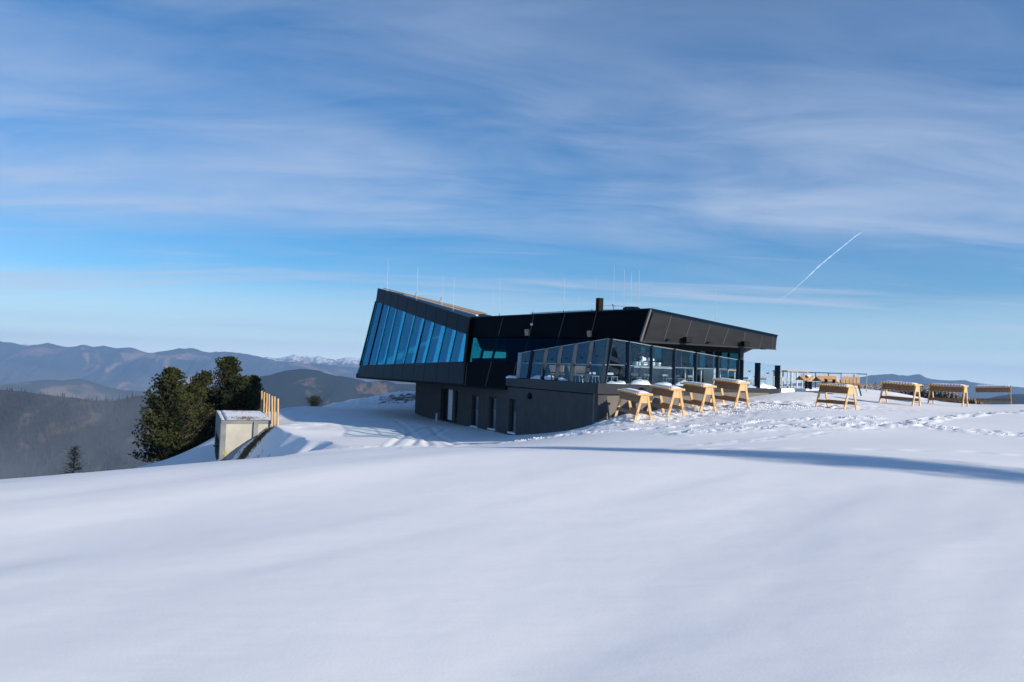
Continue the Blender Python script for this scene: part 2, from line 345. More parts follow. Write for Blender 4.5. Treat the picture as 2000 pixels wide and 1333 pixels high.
# ------------------------------------------------------------------ distant hills
def hill_mat(name, forest, meadow, snow=None, scale=.002, cover=.5, snowz=(0, 1), trees=0):
    m, nt, b = mat(name); c = coords(nt)
    n1 = N(nt, 'ShaderNodeTexNoise', Scale=scale, Detail=8.0, Roughness=.62, Distortion=.7); nt.links.new(c, n1.inputs['Vector'])
    n2 = N(nt, 'ShaderNodeTexNoise', Scale=scale*26, Detail=6.0, Roughness=.7); nt.links.new(c, n2.inputs['Vector'])
    base = ramp(nt, n1.outputs[0], [(cover, forest), (cover+.02, tuple((a+b_)/2 for a, b_ in zip(forest, meadow))), (cover+.05, meadow)])
    var = ramp(nt, n2.outputs[0], [(.3, (.45,)*3), (.7, (1.35,)*3)])
    mu = N(nt, 'ShaderNodeMix', data_type='RGBA', blend_type='MULTIPLY'); mu.inputs[0].default_value = 1; nt.links.new(base, mu.inputs[6]); nt.links.new(var, mu.inputs[7])
    res = mu.outputs[2]
    if snow is not None:
        g_ = N(nt, 'ShaderNodeNewGeometry'); s = N(nt, 'ShaderNodeSeparateXYZ'); nt.links.new(g_.outputs['Position'], s.inputs[0])
        mr = N(nt, 'ShaderNodeMapRange'); mr.inputs['From Min'].default_value = snowz[0]; mr.inputs['From Max'].default_value = snowz[1]; nt.links.new(s.outputs[2], mr.inputs['Value'])
        mm = N(nt, 'ShaderNodeMath', operation='MULTIPLY'); nt.links.new(mr.outputs[0], mm.inputs[0]); nt.links.new(n2.outputs[0], mm.inputs[1])
        f = ramp(nt, mm.outputs[0], [(.30, (0,0,0)), (.46, (1,1,1))])
        mx = N(nt, 'ShaderNodeMix', data_type='RGBA'); nt.links.new(f, mx.inputs[0]); nt.links.new(res, mx.inputs[6]); mx.inputs[7].default_value = (*snow, 1); res = mx.outputs[2]
    nt.links.new(res, b.inputs['Base Color']); b.inputs['Roughness'].default_value = .95; b.inputs['Specular IOR Level'].default_value = .1
    return m
def ridge(name, crest, d, front, back, zb, namp, nscale, m, seed, cols=420, rows=90, px0=-900, px1=2900, curve=1.3, step=0):
    cx = np.array([c[0] for c in crest], float); cy = np.array([c[1] for c in crest], float)
    px = np.linspace(px0, px1, cols); py = np.interp(px, cx, cy)
    pts = [P(a, b_, d) for a, b_ in zip(px, py)]
    Xc = np.array([p.x for p in pts]); Zc = np.array([p.z for p in pts])
    t = np.concatenate([-np.linspace(1, .05, rows//4), np.linspace(0, 1, rows)])
    T, XX = np.meshgrid(t, Xc, indexing='ij'); ZZ = np.tile(Zc, (len(t), 1))
    YY = np.where(T < 0, d - T*back, d - T*front)
    a = np.abs(T)**curve
    S = ZZ + (zb-ZZ)*a
    nz = fbm(XX/nscale, YY/nscale, 6, seed, True)*namp
    # spurs running down the slope
    sp_ = fbm(XX/(nscale*.7)+seed, YY/(nscale*2.2), 4, seed+9, True)*namp*.9
    S = S + (nz+sp_-1.5*namp)*np.minimum(1, np.abs(T)*4)*.75 + fbm(XX/(nscale*.10), YY/(nscale*.10), 5, seed+3)*namp*.05
    return grid_mesh(name, XX, YY, S, m, True)
hm = hill_mat
f_snow = hm('snowy_peaks', (.10,.10,.11), (.22,.19,.17), (.85,.86,.88), .0005, .5, (-300, 200))
o = ridge('far_mountains', [(-700,690),(0,690),(30,678),(50,670.5),(70,678),(120,692),(400,702),(470,706),(505,703),(518,697.5),(530,700),(545,700),(560,697),(575,692.5),(588,696),(600,696),(612,698),(625,695),(640,700),(655,703),(668,700),(680,698),(700,701),(720,704),(800,708),(1000,728),(1400,760),(2700,800)], 18500, 2500, 1400, -1600, 380, 1900, f_snow, 3, cols=700); tag(o, kind='structure')
f_main = hm('main_range', (.035,.045,.05), (.22,.15,.11), (.7,.7,.74), .0010, .53, (330, 900))
o = ridge('mountains', [(-700,640),(-300,655),(0,666),(20,669.5),(45,675),(60,676),(90,671),(110,675.5),(140,679),(163,674.5),(180,679.5),(203,674.5),(215,677),(232,681),(252,678.5),(262,681),(290,688.5),(320,686.5),(345,682.5),(360,680.5),(375,680),(400,686.5),(415,688.5),(440,688),(465,690),(480,692),(510,699),(540,706),(575,707),(600,711),(640,712),(680,718),(760,728),(800,732),(900,742),(1000,752),(1400,775),(2700,840)], 15000, 6500, 4000, -1500, 520, 1500, f_main, 11, cols=800, rows=120); tag(o, kind='structure')
f_mid = hm('mid_hills', (.03,.04,.032), (.17,.12,.08), None, .0022, .57)
o = ridge('hills', [(-700,760),(-200,756),(0,751),(40,747.5),(60,745),(95,742),(120,743.5),(140,741.5),(155,740),(175,744.5),(190,750),(215,757),(240,762),(265,763),(300,765),(400,778),(520,800),(900,850),(2700,950)], 7500, 2600, 1800, -900, 90, 700, f_mid, 21, cols=500); tag(o, kind='structure')
f_hill = hm('right_hill', (.016,.024,.024), (.15,.10,.07), None, .0032, .565)
o = ridge('wooded_hill', [(-700,900),(300,800),(400,765),(480,745),(505,737),(530,733),(550,727),(565,723),(590,720.5),(610,722.5),(625,724.5),(640,731),(655,735),(690,739),(720,746),(745,743.5),(760,745),(775,750),(800,750),(820,752),(900,765),(1100,790),(2700,1000)], 5200, 3000, 1500, -1500, 120, 620, f_hill, 33, cols=700, rows=130, curve=1.1); tag(o, kind='structure')
f_near = hm('near_forest_slope', (.014,.017,.013), (.10,.07,.045), None, .006, .58)
NEARC = [(-700,742),(-200,757),(0,762),(30,763.5),(60,767),(90,771),(110,775),(135,775.5),(160,779),(190,782),(220,784),(245,779),(262,775),(300,770),(360,778),(500,812),(700,850),(2700,1100)]
ridn = ridge('forested_slope', NEARC, 2300, 850, 900, -600, 40, 260, f_near, 47, cols=600, rows=130, curve=1.0); tag(ridn, kind='structure')
f_rm = hm('east_range', (.04,.05,.055), (.12,.10,.08), (.7,.7,.74), .0006, .60, (100, 500))
o = ridge('distant_mountains', [(-700,1000),(1100,800),(1450,760),(1560,748),(1640,743),(1690,735.5),(1700,732.5),(1712,733),(1730,731),(1745,730.5),(1755,733),(1775,735),(1785,732.5),(1797,732),(1808,738),(1822,741.5),(1845,743),(1865,743.5),(1885,743.5),(1900,747),(1940,752),(1970,755),(2000,757.5),(2100,762),(2300,765),(2700,775)], 14000, 5000, 3000, -1400, 330, 1500, f_rm, 55, cols=800); tag(o, kind='structure')
f_rh = hm('east_hills', (.02,.028,.026), (.06,.05,.04), None, .003, .62)
o = ridge('low_hills', [(-700,1200),(1500,850),(1800,800),(1900,786),(1925,780),(1950,774),(1970,771),(2000,770.5),(2060,775),(2200,790),(2700,830)], 4500, 2500, 1500, -1300, 90, 500, f_rh, 66, cols=500); tag(o, kind='structure')
f_kn = hm('heath_knoll', (.03,.032,.035), (.20,.14,.09), (.8,.81,.84), .05, .52, (-30, 14))
kn = ridge('knoll', [(1350,775),(1500,757),(1600,756),(1680,751),(1720,749.5),(1750,750),(1780,750),(1800,751),(1830,753),(1845,757),(1858,764),(1875,771),(1892,777),(1915,785),(1950,792),(2000,800),(2100,830),(2700,1000)], 330, 130, 120, -50, 1.6, 16, f_kn, 77, cols=500, rows=90, curve=1.0, px0=1350); tag(kn, kind='structure')
# valley floor reaching the horizon
mv, nt, b = mat('valley'); nzv = N(nt, 'ShaderNodeTexNoise', Scale=.0008, Detail=8.0); nt.links.new(coords(nt), nzv.inputs['Vector'])
nt.links.new(ramp(nt, nzv.outputs[0], [(.45, (.035,.045,.035)), (.6, (.16,.12,.08))]), b.inputs['Base Color']); b.inputs['Roughness'].default_value = 1
gx = np.linspace(-22500, 22500, 61); GX, GY = np.meshgrid(gx, np.linspace(-5500, 20500, 40)); val = grid_mesh('valley_floor', GX, GY, np.full(GX.shape, -900.0)-200*np.cos(GX/4000)*np.cos(GY/5000), mv); tag(val, kind='structure')

# small conifers on the near slope and on the knoll: nobody can count them
def forest(name, src, n_, hmin, hmax, m, pick, label):
    me = src.data; co = np.empty(len(me.vertices)*3); me.vertices.foreach_get('co', co); co = co.reshape(-1, 3)
    idx = pick(co); idx = rng.choice(idx, min(n_, len(idx)*6)); base = co[idx] + rng.normal(0, 1, (len(idx), 3))*np.array([hmax*.9, hmax*.9, 0])
    h = rng.uniform(hmin, hmax, len(idx)); r = h*rng.uniform(.16, .24, len(idx)); k = 5
    V = []; Fc = []
    for i in range(len(idx)):
        o = len(V); bx_, by_, bz = base[i]; bz -= h[i]*.35; ph = rng.uniform(0, 6)
        for j in range(k):
            a = ph+2*math.pi*j/k; q = r[i]*(1+.3*math.sin(j*5+ph)); V.append((bx_+q*math.cos(a), by_+q*math.sin(a), bz))
        V.append((bx_, by_, bz+h[i]*1.2))
        Fc += [(o+j, o+(j+1) % k, o+k) for j in range(k)]
    mb = MB(); mb.v = [Vector(v) for v in V]; mb.f = Fc
    o = mb.build(name, m); tag(o, label, 'forest', kind='stuff'); return o
M['fir'] = simple('distant_fir', (.012, .015, .011), .9, 0, .4, .02, spec=.1)
M['fir2'] = simple('knoll_fir', (.012, .015, .016), .9, 0, .4, .1, spec=.1)
forest('forest', ridn, 15000, 9, 17, M['fir'], lambda c: np.where((c[:,0] < -400) & (c[:,0] > -1900) & (c[:,1] > 1500) & (c[:,1] < 2420))[0], 'hazy conifer forest covering the slope on the left')
def knp(c):
    s = (c[:,1] > 200) & (c[:,1] < 322); pxx = c[:,0]/c[:,1]*F+1000
    return np.where(s & (pxx > 1765) & (pxx < 2150))[0]
forest('wood', kn, 5000, 1.3, 2.6, M['fir2'], knp, 'dark conifer wood below the knoll behind the bar stands')
def knp2(c):
    s = (c[:,1] > 200) & (c[:,1] < 332); pxx = c[:,0]/c[:,1]*F+1000
    return np.where(s & (pxx > 1560) & (pxx < 1800))[0]
forest('heath_shrubs', kn, 500, .5, 1.1, M['fir2'], knp2, 'low dark shrubs dotting the snowy knoll')

# ------------------------------------------------------------------ building
bo = thing('mountain_restaurant', A0 - Vector((0, 0, 1.6)), 'angular dark metal mountain restaurant with blue glazed prow and wide eaves', 'building')
bl_ = bo['_w']
def quad(plane, pts, name, m, thick=.12, off=0, par=bo, bevel=0):
    ps = [plane.at(x, y, off) for x, y in pts]
    return MB().prism(ps, plane.n*-thick).build(name, m, par, bevel)
# prow facade (Q)
qt = lambda t: (734+(912.4-734)*t, 589+(654.2-589)*t)
qb = lambda t: (703+(906.3-703)*t, 714+(706.3-714)*t)
quad(Q, [(738,563),(918,621),qt(1.005),qt(0)], 'upper_cladding', 'metal', .2)
quad(Q, [qb(0),qb(1.005),(905,755),(696,738)], 'lower_cladding', 'metal', .2)
quad(Q, [(918,621),(905,755),(906.3-1.8,706.3),(912.4-2.2,654.2)], 'corner_trim', 'metal_w', .25, .004)
mt_ = [0]+[(x/4.9925+680-734)/178.4 for x in (335,405,475,562,655,745,842,950,1055)]+[1]
mb_ = [0]+[(x/4.9925+680-703)/203.3 for x in (190,270,355,447,541,641,747,870,985)]+[1]
for i in range(10):
    a, b_ = qt(mt_[i]), qt(mt_[i+1]); c_, d_ = qb(mb_[i+1]), qb(mb_[i])
    win = MB().prism([Q.at(*p, -.06) for p in (a, b_, c_, d_)], Q.n*-.02).build('window_pane', 'g_prow', bo)
    p0, p1 = Q.at(*b_), Q.at(*c_)
    if i < 9:
        MB().bar(p0-Q.n*.03, p1-Q.n*.03, .035, .06, up=Q.n).build('mullion', 'metal', bo)
        dep = .5
        mbx = MB().prism([p0-Q.n*.12, p1-Q.n*.12, p1-Q.n*dep, p0-Q.n*dep], (p0-Q.at(*a)).normalized()*.04)
        mbx.build('window_fin', 'fin', bo)
p0, p1 = Q.at(*qt(0)), Q.at(*qb(0)); MB().prism([p0-Q.n*.12, p1-Q.n*.12, p1-Q.n*.7, p0-Q.n*.7], (Q.at(*qt(.1))-p0).normalized()*.04).build('window_fin', 'fin', bo)
MB().bar(Q.at(*qt(0)), Q.at(*qb(0)), .12, .1, up=Q.n).build('edge_trim', 'metal', bo)
# cladding joints on the facade
for i in range(1, 10):
    t = i/10
    a = Vector((738+(918-738)*mt_[i], 563+(621-563)*mt_[i])); MB().bar(Q.at(a.x, a.y, .003), Q.at(*qt(mt_[i]), .003), .014, .008, up=Q.n).build('joint', 'joint' if 0 else 'metal_w', bo)
    c_ = (696+(905-696)*mb_[i], 738+(755-738)*mb_[i]); MB().bar(Q.at(*qb(mb_[i]), .003), Q.at(*c_, .003), .014, .008, up=Q.n).build('joint', 'metal_w', bo)
Q1 = Q.at(738, 563); Q2 = Q.at(918, 621); Q3 = Q.at(696, 738); Q4 = Q.at(905, 755)
B1 = P(958, 616.5, 67); B1f = Vector((B1.x-1.0, B1.y, Q3.z+.1))
prm = MB().prism([Q1, Q2, B1], (0,0,-.22)); prm.build('prow_roof', 'metal', bo)
# wooden slats and a light gutter lying on the prow roof
e1 = (B1-Q1); e2 = (Q2-Q1); rn = e2.cross(e1).normalized(); rn = rn if rn.z > 0 else -rn
for k, (s0, s1, w, mm) in enumerate([(.18, 1.0, .10, 'white')]):
    a = Q1+e1*.30*s0/.18*.18+e2*.10; 
sl = MB()
for k in range(70):
    t = .06+.92*k/70; a = Q1+(Q2-Q1)*t+(B1-Q1)*0.0
    u0 = Q1+(Q2-Q1)*t+ (B1-Q2)*0; u1 = Q1+(B1-Q1)*t
    sl.bar(u0.lerp(u1, .45)+rn*.10, u0.lerp(u1, .96)+rn*.10, .10, .05)
sl.build('roof_slats', simple('weathered_slats', (.20,.14,.10), .8, 0, .3, 5), bo)
MB().bar((Q1+(Q2-Q1)*.3).lerp(Q1+(B1-Q1)*.3, .33)+rn*.05, (Q1+(Q2-Q1)*.98).lerp(Q1+(B1-Q1)*.98, .36)+rn*.05, .22, .08).build('roof_gutter', 'white', bo)
MB().prism([Q3+Vector((0,0,.12)), Q4+Vector((0,0,.12)), Vector((B1f.x+5, 50, Q4.z+.12)), B1f], (0,0,-.12)).build('prow_floor', 'metal_w', bo)
# end facade behind the prow
E = Plane(Q1, B1, Q3)
MB().prism([Q1-Vector((0,0,.5)), B1-Vector((0,0,.4)), B1f+Vector((0,0,.25)), Q3+Vector((0,0,.3))], (-.02,.05,0)).build('rear_glazing', 'g_end', bo)
for k in range(1, 9):
    t = k/9; a = Q1.lerp(B1, t); b_ = Q3.lerp(B1f, t); MB().bar(a, b_, .06, .16).build('rear_mullion', 'metal', bo)
MB().bar(B1, B1f, .2, .2).build('rear_post', 'metal', bo)
MB().bar(Q1-Vector((0,0,.2)), B1-Vector((0,0,.2)), .2, .35).build('rear_beam', 'metal', bo)
MB().bar(Q3+Vector((0,0,.15)), B1f, .2, .35).build('rear_sill', 'metal', bo)
# long wall (W)
quad(W, [(918.3,621),(1271,604),(1252.5,661),(915.6,657.5)], 'upper_wall', 'metal_w', .22)
quad(W, [(911.2,707),(1234.5,712.5),(1222,748),(989,746),(987,760),(905.3,755)], 'lower_wall', 'metal_w', .22)
bands = [915.6, 973, 1035, 1092, 1151, 1202, 1252.5]; bandb = [911.2, 960, 1021, 1079, 1134, 1186, 1234.5]
def bt(x): return (x, 657.5+(x-915.6)/336.9*3.5)
def bb(x): return (x, 707+(x-911.2)/323.3*5.5)
for i in range(6):
    MB().prism([W.at(*p, -.08) for p in (bt(bands[i]), bt(bands[i+1]), bb(bandb[i+1]), bb(bandb[i]))], W.n*-.02).build('band_window', 'g_wall', bo)
    if i: MB().bar(W.at(*bt(bands[i]), -.2), W.at(*bb(bandb[i]), -.2), .10, .10, up=W.n).build('mullion', simple('olive_mullion', (.10,.12,.09), .6) if i == 1 else bpy.data.materials['olive_mullion'], bo)
MB().bar(W.at(922, 658, -.25), W.at(915, 706, -.25), .16, .1, up=W.n).build('mullion', bpy.data.materials['olive_mullion'], bo)
for (a, b_) in [((982.5,620.5),(973,657)),((960,707.5),(948,755.5)),((1042.5,616),(1033.5,659)),((1103.5,613),(1090.5,660)),((1165.5,610),(1153,660)),((1009,708),(1000,746)),((920.5,622.5),(917,657)),((912.5,708),(908.5,754)),
               ((1269.5,605),(1251.2,661)),((1233.5,713),(1221.5,747))]:
    MB().bar(W.at(*a, .005), W.at(*b_, .005), .030 if a[0] < 1260 else .10, .02, up=W.n).build('joint', 'joint', bo)
# dark box edge below deck level
MB().bar(W.at(905.3,755.5,.0), W.at(987,760.5,.0), .10, .06).build('drip_edge', 'metal', bo)
# interior: floor, ceiling, partition
PT0, PT1 = P(988, 700, 46.5), P(1290, 700, 43)
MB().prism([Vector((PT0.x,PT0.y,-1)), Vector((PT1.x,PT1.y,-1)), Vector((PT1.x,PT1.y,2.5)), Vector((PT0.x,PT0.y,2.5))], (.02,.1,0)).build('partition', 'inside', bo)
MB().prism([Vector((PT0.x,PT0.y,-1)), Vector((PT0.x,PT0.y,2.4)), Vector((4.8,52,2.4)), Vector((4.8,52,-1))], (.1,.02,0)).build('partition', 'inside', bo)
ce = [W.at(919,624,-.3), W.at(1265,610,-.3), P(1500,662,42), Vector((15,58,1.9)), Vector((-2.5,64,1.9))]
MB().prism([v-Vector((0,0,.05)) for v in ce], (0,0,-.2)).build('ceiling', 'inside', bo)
# furniture silhouettes behind the see-through window
MB().prism([P(922,700,55)+Vector((0,0,-1.3)), P(1000,700,56)+Vector((0,0,-1.3)), P(1000,700,56), P(922,700,55)], (0,.1,0)).build('parapet', 'inside', bo)
lam = MB(); c0 = P(944, 671, 50)
for k in range(14):
    a = k*2*math.pi/14; b2 = (k+1)*2*math.pi/14
    lam.tube(c0+Vector((.45*math.cos(a), .1, .16*math.sin(a)+.1*math.cos(a))), c0+Vector((.45*math.cos(b2), .1, .16*math.sin(b2)+.1*math.cos(b2))), .02)
lam.build('ring_lamp', 'black', bo)
# main roof
T1, T2, T3 = W.at(918.3,621), W.at(1271,604), P(1518,656,41.5)
rt = [T1, T2, T3, Vector((18.0,70,1.1)), Vector((-2.6,72,1.8))]  # rear corners pushed back so the roof shades the bank behind
MB().prism([Vector((1,69,-3.4)), Vector((17.5,68,-3.4)), Vector((17.5,68,1.05)), Vector((1,69,1.6))], (0,.3,0)).build('rear_wall', 'plaster', bo)  # unseen wall added to keep the sun off the bank behind
roof = MB().prism([v-Vector((0,0,.005)) for v in rt], (0,0,-.12)).build('roof', 'metal', bo)
tr_ = MB().bar(T1+Vector((0,0,.0)), T2, .10, .07).bar(T2, T3, .10, .07); tr_.build('roof_edge', 'metal', bo)
# eave (faces right)
E0 = W.at(1250.5,667.5); E1 = Plane(T2, T3, E0).at(1515, 682.5)
dE = (T3-T2).normalized()
S0 = W.at(1251.5, 664)
ev = MB().prism([T2, T3, E1, E0], Vector((-.62,.78,0))*.08); ev.build('eave_cladding', 'eave', bo)
EP = Plane(T2, T3, E0)
MB().bar(T2+EP.n*.02, E0+EP.n*.02, .10, .04, up=EP.n).build('corner_trim', simple('grey_trim', (.09,.085,.08), .45), bo)
MB().bar(E0+EP.n*.015, E1+EP.n*.015, .07, .05, up=EP.n).build('eave_rail', 'fascia', bo)
MB().bar(T2+EP.n*.01, T3+EP.n*.01, .05, .04, up=EP.n).build('eave_rail', 'fascia', bo)
for a, b_ in [((1311.5,617),(1297,665.5)),((1351,625.5),(1337,667.5)),((1387,634.5),(1376,670)),((1423,643),(1411.5,673.5)),((1455.5,649.5),(1451,674.5)),((1489.5,656),(1483.5,679)),((1510,656.5),(1508.5,680.5))]:
    MB().bar(EP.at(*a, .004), EP.at(*b_, .004), .022, .010, up=EP.n).build('joint', 'joint', bo)
bk = Vector((-.62,.78,0))
MB().prism([T3, E1, E1+bk*9, T3+bk*9], (-.1,-.05,0)).build('eave_end', 'metal', bo)
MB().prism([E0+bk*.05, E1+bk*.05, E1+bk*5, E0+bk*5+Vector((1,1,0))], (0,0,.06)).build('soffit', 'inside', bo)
# recessed glazed front
G0, G1 = P(1236, 700, 36.2), P(1451, 700, 42.6)
G = plan(G0, G1)
zt, zd = 1.62, -.47
def gz(px, z): 
    v = G.at(px, 700); return Vector((v.x, v.y, z))
def gpan(x0, x1, z0, z1, name, m, th=.08, off=0):
    a, b_ = gz(x0, z0), gz(x1, z0); nn = G.n
    MB().prism([a+nn*off, b_+nn*off, b_+nn*off+Vector((0,0,z1-z0)), a+nn*off+Vector((0,0,z1-z0))], nn*-th).build(name, m, bo)
gpan(1234, 1444.5, 1.28, zt+.2, 'lintel', 'inside', .3)
gpan(1234, 1444.5, zd, zd+.14, 'threshold', 'metal_w', .2)
gpan(1444.5, 1451.5, zd, zt+.1, 'end_post', 'fascia', .3, .03)
gpan(1446, 1456, zt-.12, zt+.08, 'beam_end', 'metal_w', .6, .02)
edges = [1236,1250,1263,1276,1295,1311,1330,1345,1357,1366,1381,1392,1399,1408,1424,1445]
kinds = 'dgdgdddgdgdgdgg'
for i, kd in enumerate(kinds):
    x0, x1 = edges[i], edges[i+1]
    gpan(x0+.6, x1-.6, zd+.14, 1.28, 'front_window' if kd == 'g' else 'dark_panel', 'g_west' if kd == 'g' else 'metal_w', .03, -.02)
for x in edges[1:-1]: gpan(x-.7, x+.7, zd+.14, 1.28, 'frame_post', 'metal_w' if x not in (1330, 1392) else 'fascia', .12, .03)
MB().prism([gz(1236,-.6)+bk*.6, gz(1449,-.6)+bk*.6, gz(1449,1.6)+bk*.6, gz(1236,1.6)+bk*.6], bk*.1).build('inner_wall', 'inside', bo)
ex = gz(1451.4, -.47); MB().prism([ex+bk*.3, ex+bk*6, ex+bk*6+Vector((0,0,2.1)), ex+bk*.3+Vector((0,0,2.1))], (-.1,-.08,0)).build('side_wall', 'fascia', bo)
# black lettering on the front
fc = bpy.data.curves.new('sign_letters', 'FONT'); fc.body = 'eats'; fc.size = .62; fc.extrude = .02; fc.align_x = 'CENTER'; fc.materials.append(M['black'])
fc.offset = .018
so = bpy.data.objects.new('sign_letters', fc); COL.objects.link(so); so.parent = bo
p_ = G.at(1250, 696); gd_ = (G1-G0); gd_.z = 0; gd_.normalize()
Mx = Matrix((gd_, Vector((0,0,1)), G.n)).transposed().to_4x4(); Mx.translation = p_ + G.n*.10 - Vector(bl_) - Vector((0,0,.13))
bpy.context.view_layer.update(); me_ = bpy.data.meshes.new_from_object(so.evaluated_get(bpy.context.evaluated_depsgraph_get())); bpy.data.objects.remove(so)
so = bpy.data.objects.new('sign_letters', me_); COL.objects.link(so); so.parent = bo; so.matrix_local = Mx
# deck slab, fascia and decking
ins = Vector((0, .3, 0))
dk = [L0+Vector((.5,.1,0)), A0+Vector((.12,.35,0)), R0+ins, R1e+ins, P(1640,757,46), P(1560,752,60), gz(1451,-.45)+bk*2, gz(1236,-.42), W.at(1222,748), W.at(989,746.5)]
zc = -.47
MB().prism([Vector((v.x, v.y, zc)) for v in dk], (0,0,-.2)).build('deck', M['cap'], bo)
def fas(a, b_, h0, h1, nm):
    a2, b2 = a-Vector((0,0,h0)), b_-Vector((0,0,h1)); nn = (b_-a).cross(Vector((0,0,1))).normalized(); nn = nn if nn.dot(-a) > 0 else -nn
    return MB().prism([a, b_, b2, a2], nn*-.12).build(nm, 'fascia', bo)
fas(L0, A0, .41, .42, 'deck_fascia'); fas(A0, R0, .42, .43, 'deck_fascia'); fas(R0, R1e, .43, .36, 'deck_fascia')
fas(R1e, P(1531,758.5,41.2), .36, .2, 'deck_fascia')
for pa, t in ((A0, .25), (A0, .6)):
    pass
# basement walls
def bwz(px, z):
    v = BW.at(px, 780); return Vector((v.x, v.y, z))
bn = BW.n; 
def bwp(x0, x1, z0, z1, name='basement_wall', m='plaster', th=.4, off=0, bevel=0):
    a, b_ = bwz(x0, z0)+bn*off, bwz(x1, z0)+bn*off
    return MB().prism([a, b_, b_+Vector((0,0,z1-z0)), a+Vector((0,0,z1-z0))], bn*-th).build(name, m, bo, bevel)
ZT = -.86
wz1, wz0 = BW.at(995,779).z, BW.at(1005,846).z
xs_ = [811, 861, 894, 921.5, 934.5, 955.5, 969.5, 994.8, 1008.5, 1168.2]
for i in range(0, 9, 2): bwp(xs_[i], xs_[i+1], -4.6, ZT)
for i in (3, 5, 7):
    za, zb_ = BW.at(xs_[i], (771.5,774.5,779)[(i-3)//2]).z, BW.at(xs_[i], (834,839,846.5)[(i-3)//2]).z
    bwp(xs_[i], xs_[i+1], za, ZT); bwp(xs_[i], xs_[i+1], -4.6, zb_)
    wf_ = bwp(xs_[i]-.4, xs_[i+1]+.4, za-.08, za-.001, 'window_frame', 'black', .3, -.08)
    bwp(xs_[i], xs_[i+1], zb_+.001, za-.08, 'basement_window', 'g_base', .02, -.14)
    bwp(xs_[i], xs_[i+1], zb_+.002, zb_+.07, 'window_sill', 'cap', .3, .06)
    bwp(xs_[i]-3, xs_[i+1]+3, zb_-.3, za+.3, 'window_backing', 'white', .03, -.24)
# door bay
zd0 = BW.at(875, 823).z; zd1 = BW.at(875, 760.5).z
bwp(861, 894, zd1, ZT); bwp(861, 894, -4.6, zd0)
bwp(861, 872, zd0, zd1, 'door_recess', 'black', .05, -.25)
dr = bwp(872.3, 882, zd0+.08, zd1-.02, 'door', 'white', .06, -.12); 
MB().box(bwz(880.5, zd0+1.0)+bn*.0-bn*.08, (.05,.12,.03)).build('handle', 'black', dr)
bwp(882, 887, zd0, zd1, 'door_frame', 'plaster', .1, -.06); bwp(887, 894, zd0, zd1, 'door_recess', 'black', .05, -.25)
MB().tube(bwz(868.5, zd0-.25)+bn*.5, bwz(868.5, zd0+.45)+bn*.5, .07).build('bollard', 'white', bo)
# end return of the basement and left end
le = bwz(811, -4.6); MB().prism([le, le+Vector((4,2,0)), le+Vector((4,2,3.74)), le+Vector((0,0,3.74))], (.1,-.05,0)).build('basement_end', 'plaster', bo)
# right basement wall
ra, rb = BA+Vector((.02,.12,0)), P(1522, 775, 39.9)
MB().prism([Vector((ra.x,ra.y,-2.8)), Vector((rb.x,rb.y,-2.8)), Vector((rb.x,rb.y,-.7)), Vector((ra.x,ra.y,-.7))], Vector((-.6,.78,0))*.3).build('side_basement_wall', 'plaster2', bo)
# wall lamps (black half domes)
def dome(p, nrm, r, name, m='black'):
    mb = MB(); k = 10; x = Vector((0,0,1)).cross(nrm).normalized(); z = Vector((0,0,1)); rings = []
    for i in range(5):
        a = i/4*math.pi/2; rr = math.cos(a)*r; h = math.sin(a)*r*.75
        rings.append([p+nrm*h+x*rr*1.25*math.cos(t)+z*rr*.8*math.sin(t) for t in [2*math.pi*j/k for j in range(k)]])
    vs = [v for r_ in rings for v in r_]; fs = [(i*k+j, i*k+(j+1) % k, (i+1)*k+(j+1) % k, (i+1)*k+j) for i in range(4) for j in range(k)]
    return mb.add(vs, fs).build(name, m, bo, smooth=True)
dome(BW.at(1035, 774, .02), bn, .2, 'wall_lamp'); dome(BW.at(898, 763, .02), bn, .13, 'wall_lamp', 'joint')
for x, y in ((1253,765),(1320,762)):
    v = Plane(A0, R0, A0+Vector((0,0,1))).at(x, y, .02); dome(v, Vector((.62,-.78,0)), .2, 'wall_lamp')
# spotlights, camera, speakers
def boxy(p, n_, sz, name, m, tilt=.2):
    x = Vector((0,0,1)).cross(n_).normalized(); rot = Matrix((x, n_, x.cross(n_))).transposed() @ Matrix.Rotation(tilt, 3, 'X')
    return MB().box(p+n_*(sz[1]/2+.05), sz, rot).box(p+n_*.04, (.06,.12,.06), rot).build(name, m, bo, .01)
wn = Vector((W.n.x, W.n.y, 0)).normalized()
M['spot'] = simple('spot_housing', (.28,.25,.20), .5)
boxy(W.at(1033,650,.03), wn, (.24,.14,.32), 'floodlight', 'spot'); boxy(W.at(1154.5,652.5,.03), wn, (.2,.13,.28), 'floodlight', 'spot')
dome(W.at(1038.5,634,.04), wn, .09, 'security_camera', 'white')
en = Vector((.62,-.78,0))
for (x, y, s) in ((1337.5,664.5,1),(1450.5,672.5,1.05)): boxy(EP.at(x, y, .05), en, (.40*s,.22,.26*s), 'outdoor_speaker', 'black', -.15)
for (x, y) in ((1303,664),(1383,669)): boxy(EP.at(x, y, .02), en, (.22,.1,.05), 'eave_lamp', 'black', 0)
boxy(E0.lerp(E1,.86)+Vector((.1,0,-.03)), en, (.35,.12,.06), 'eave_lamp', 'black', 0)
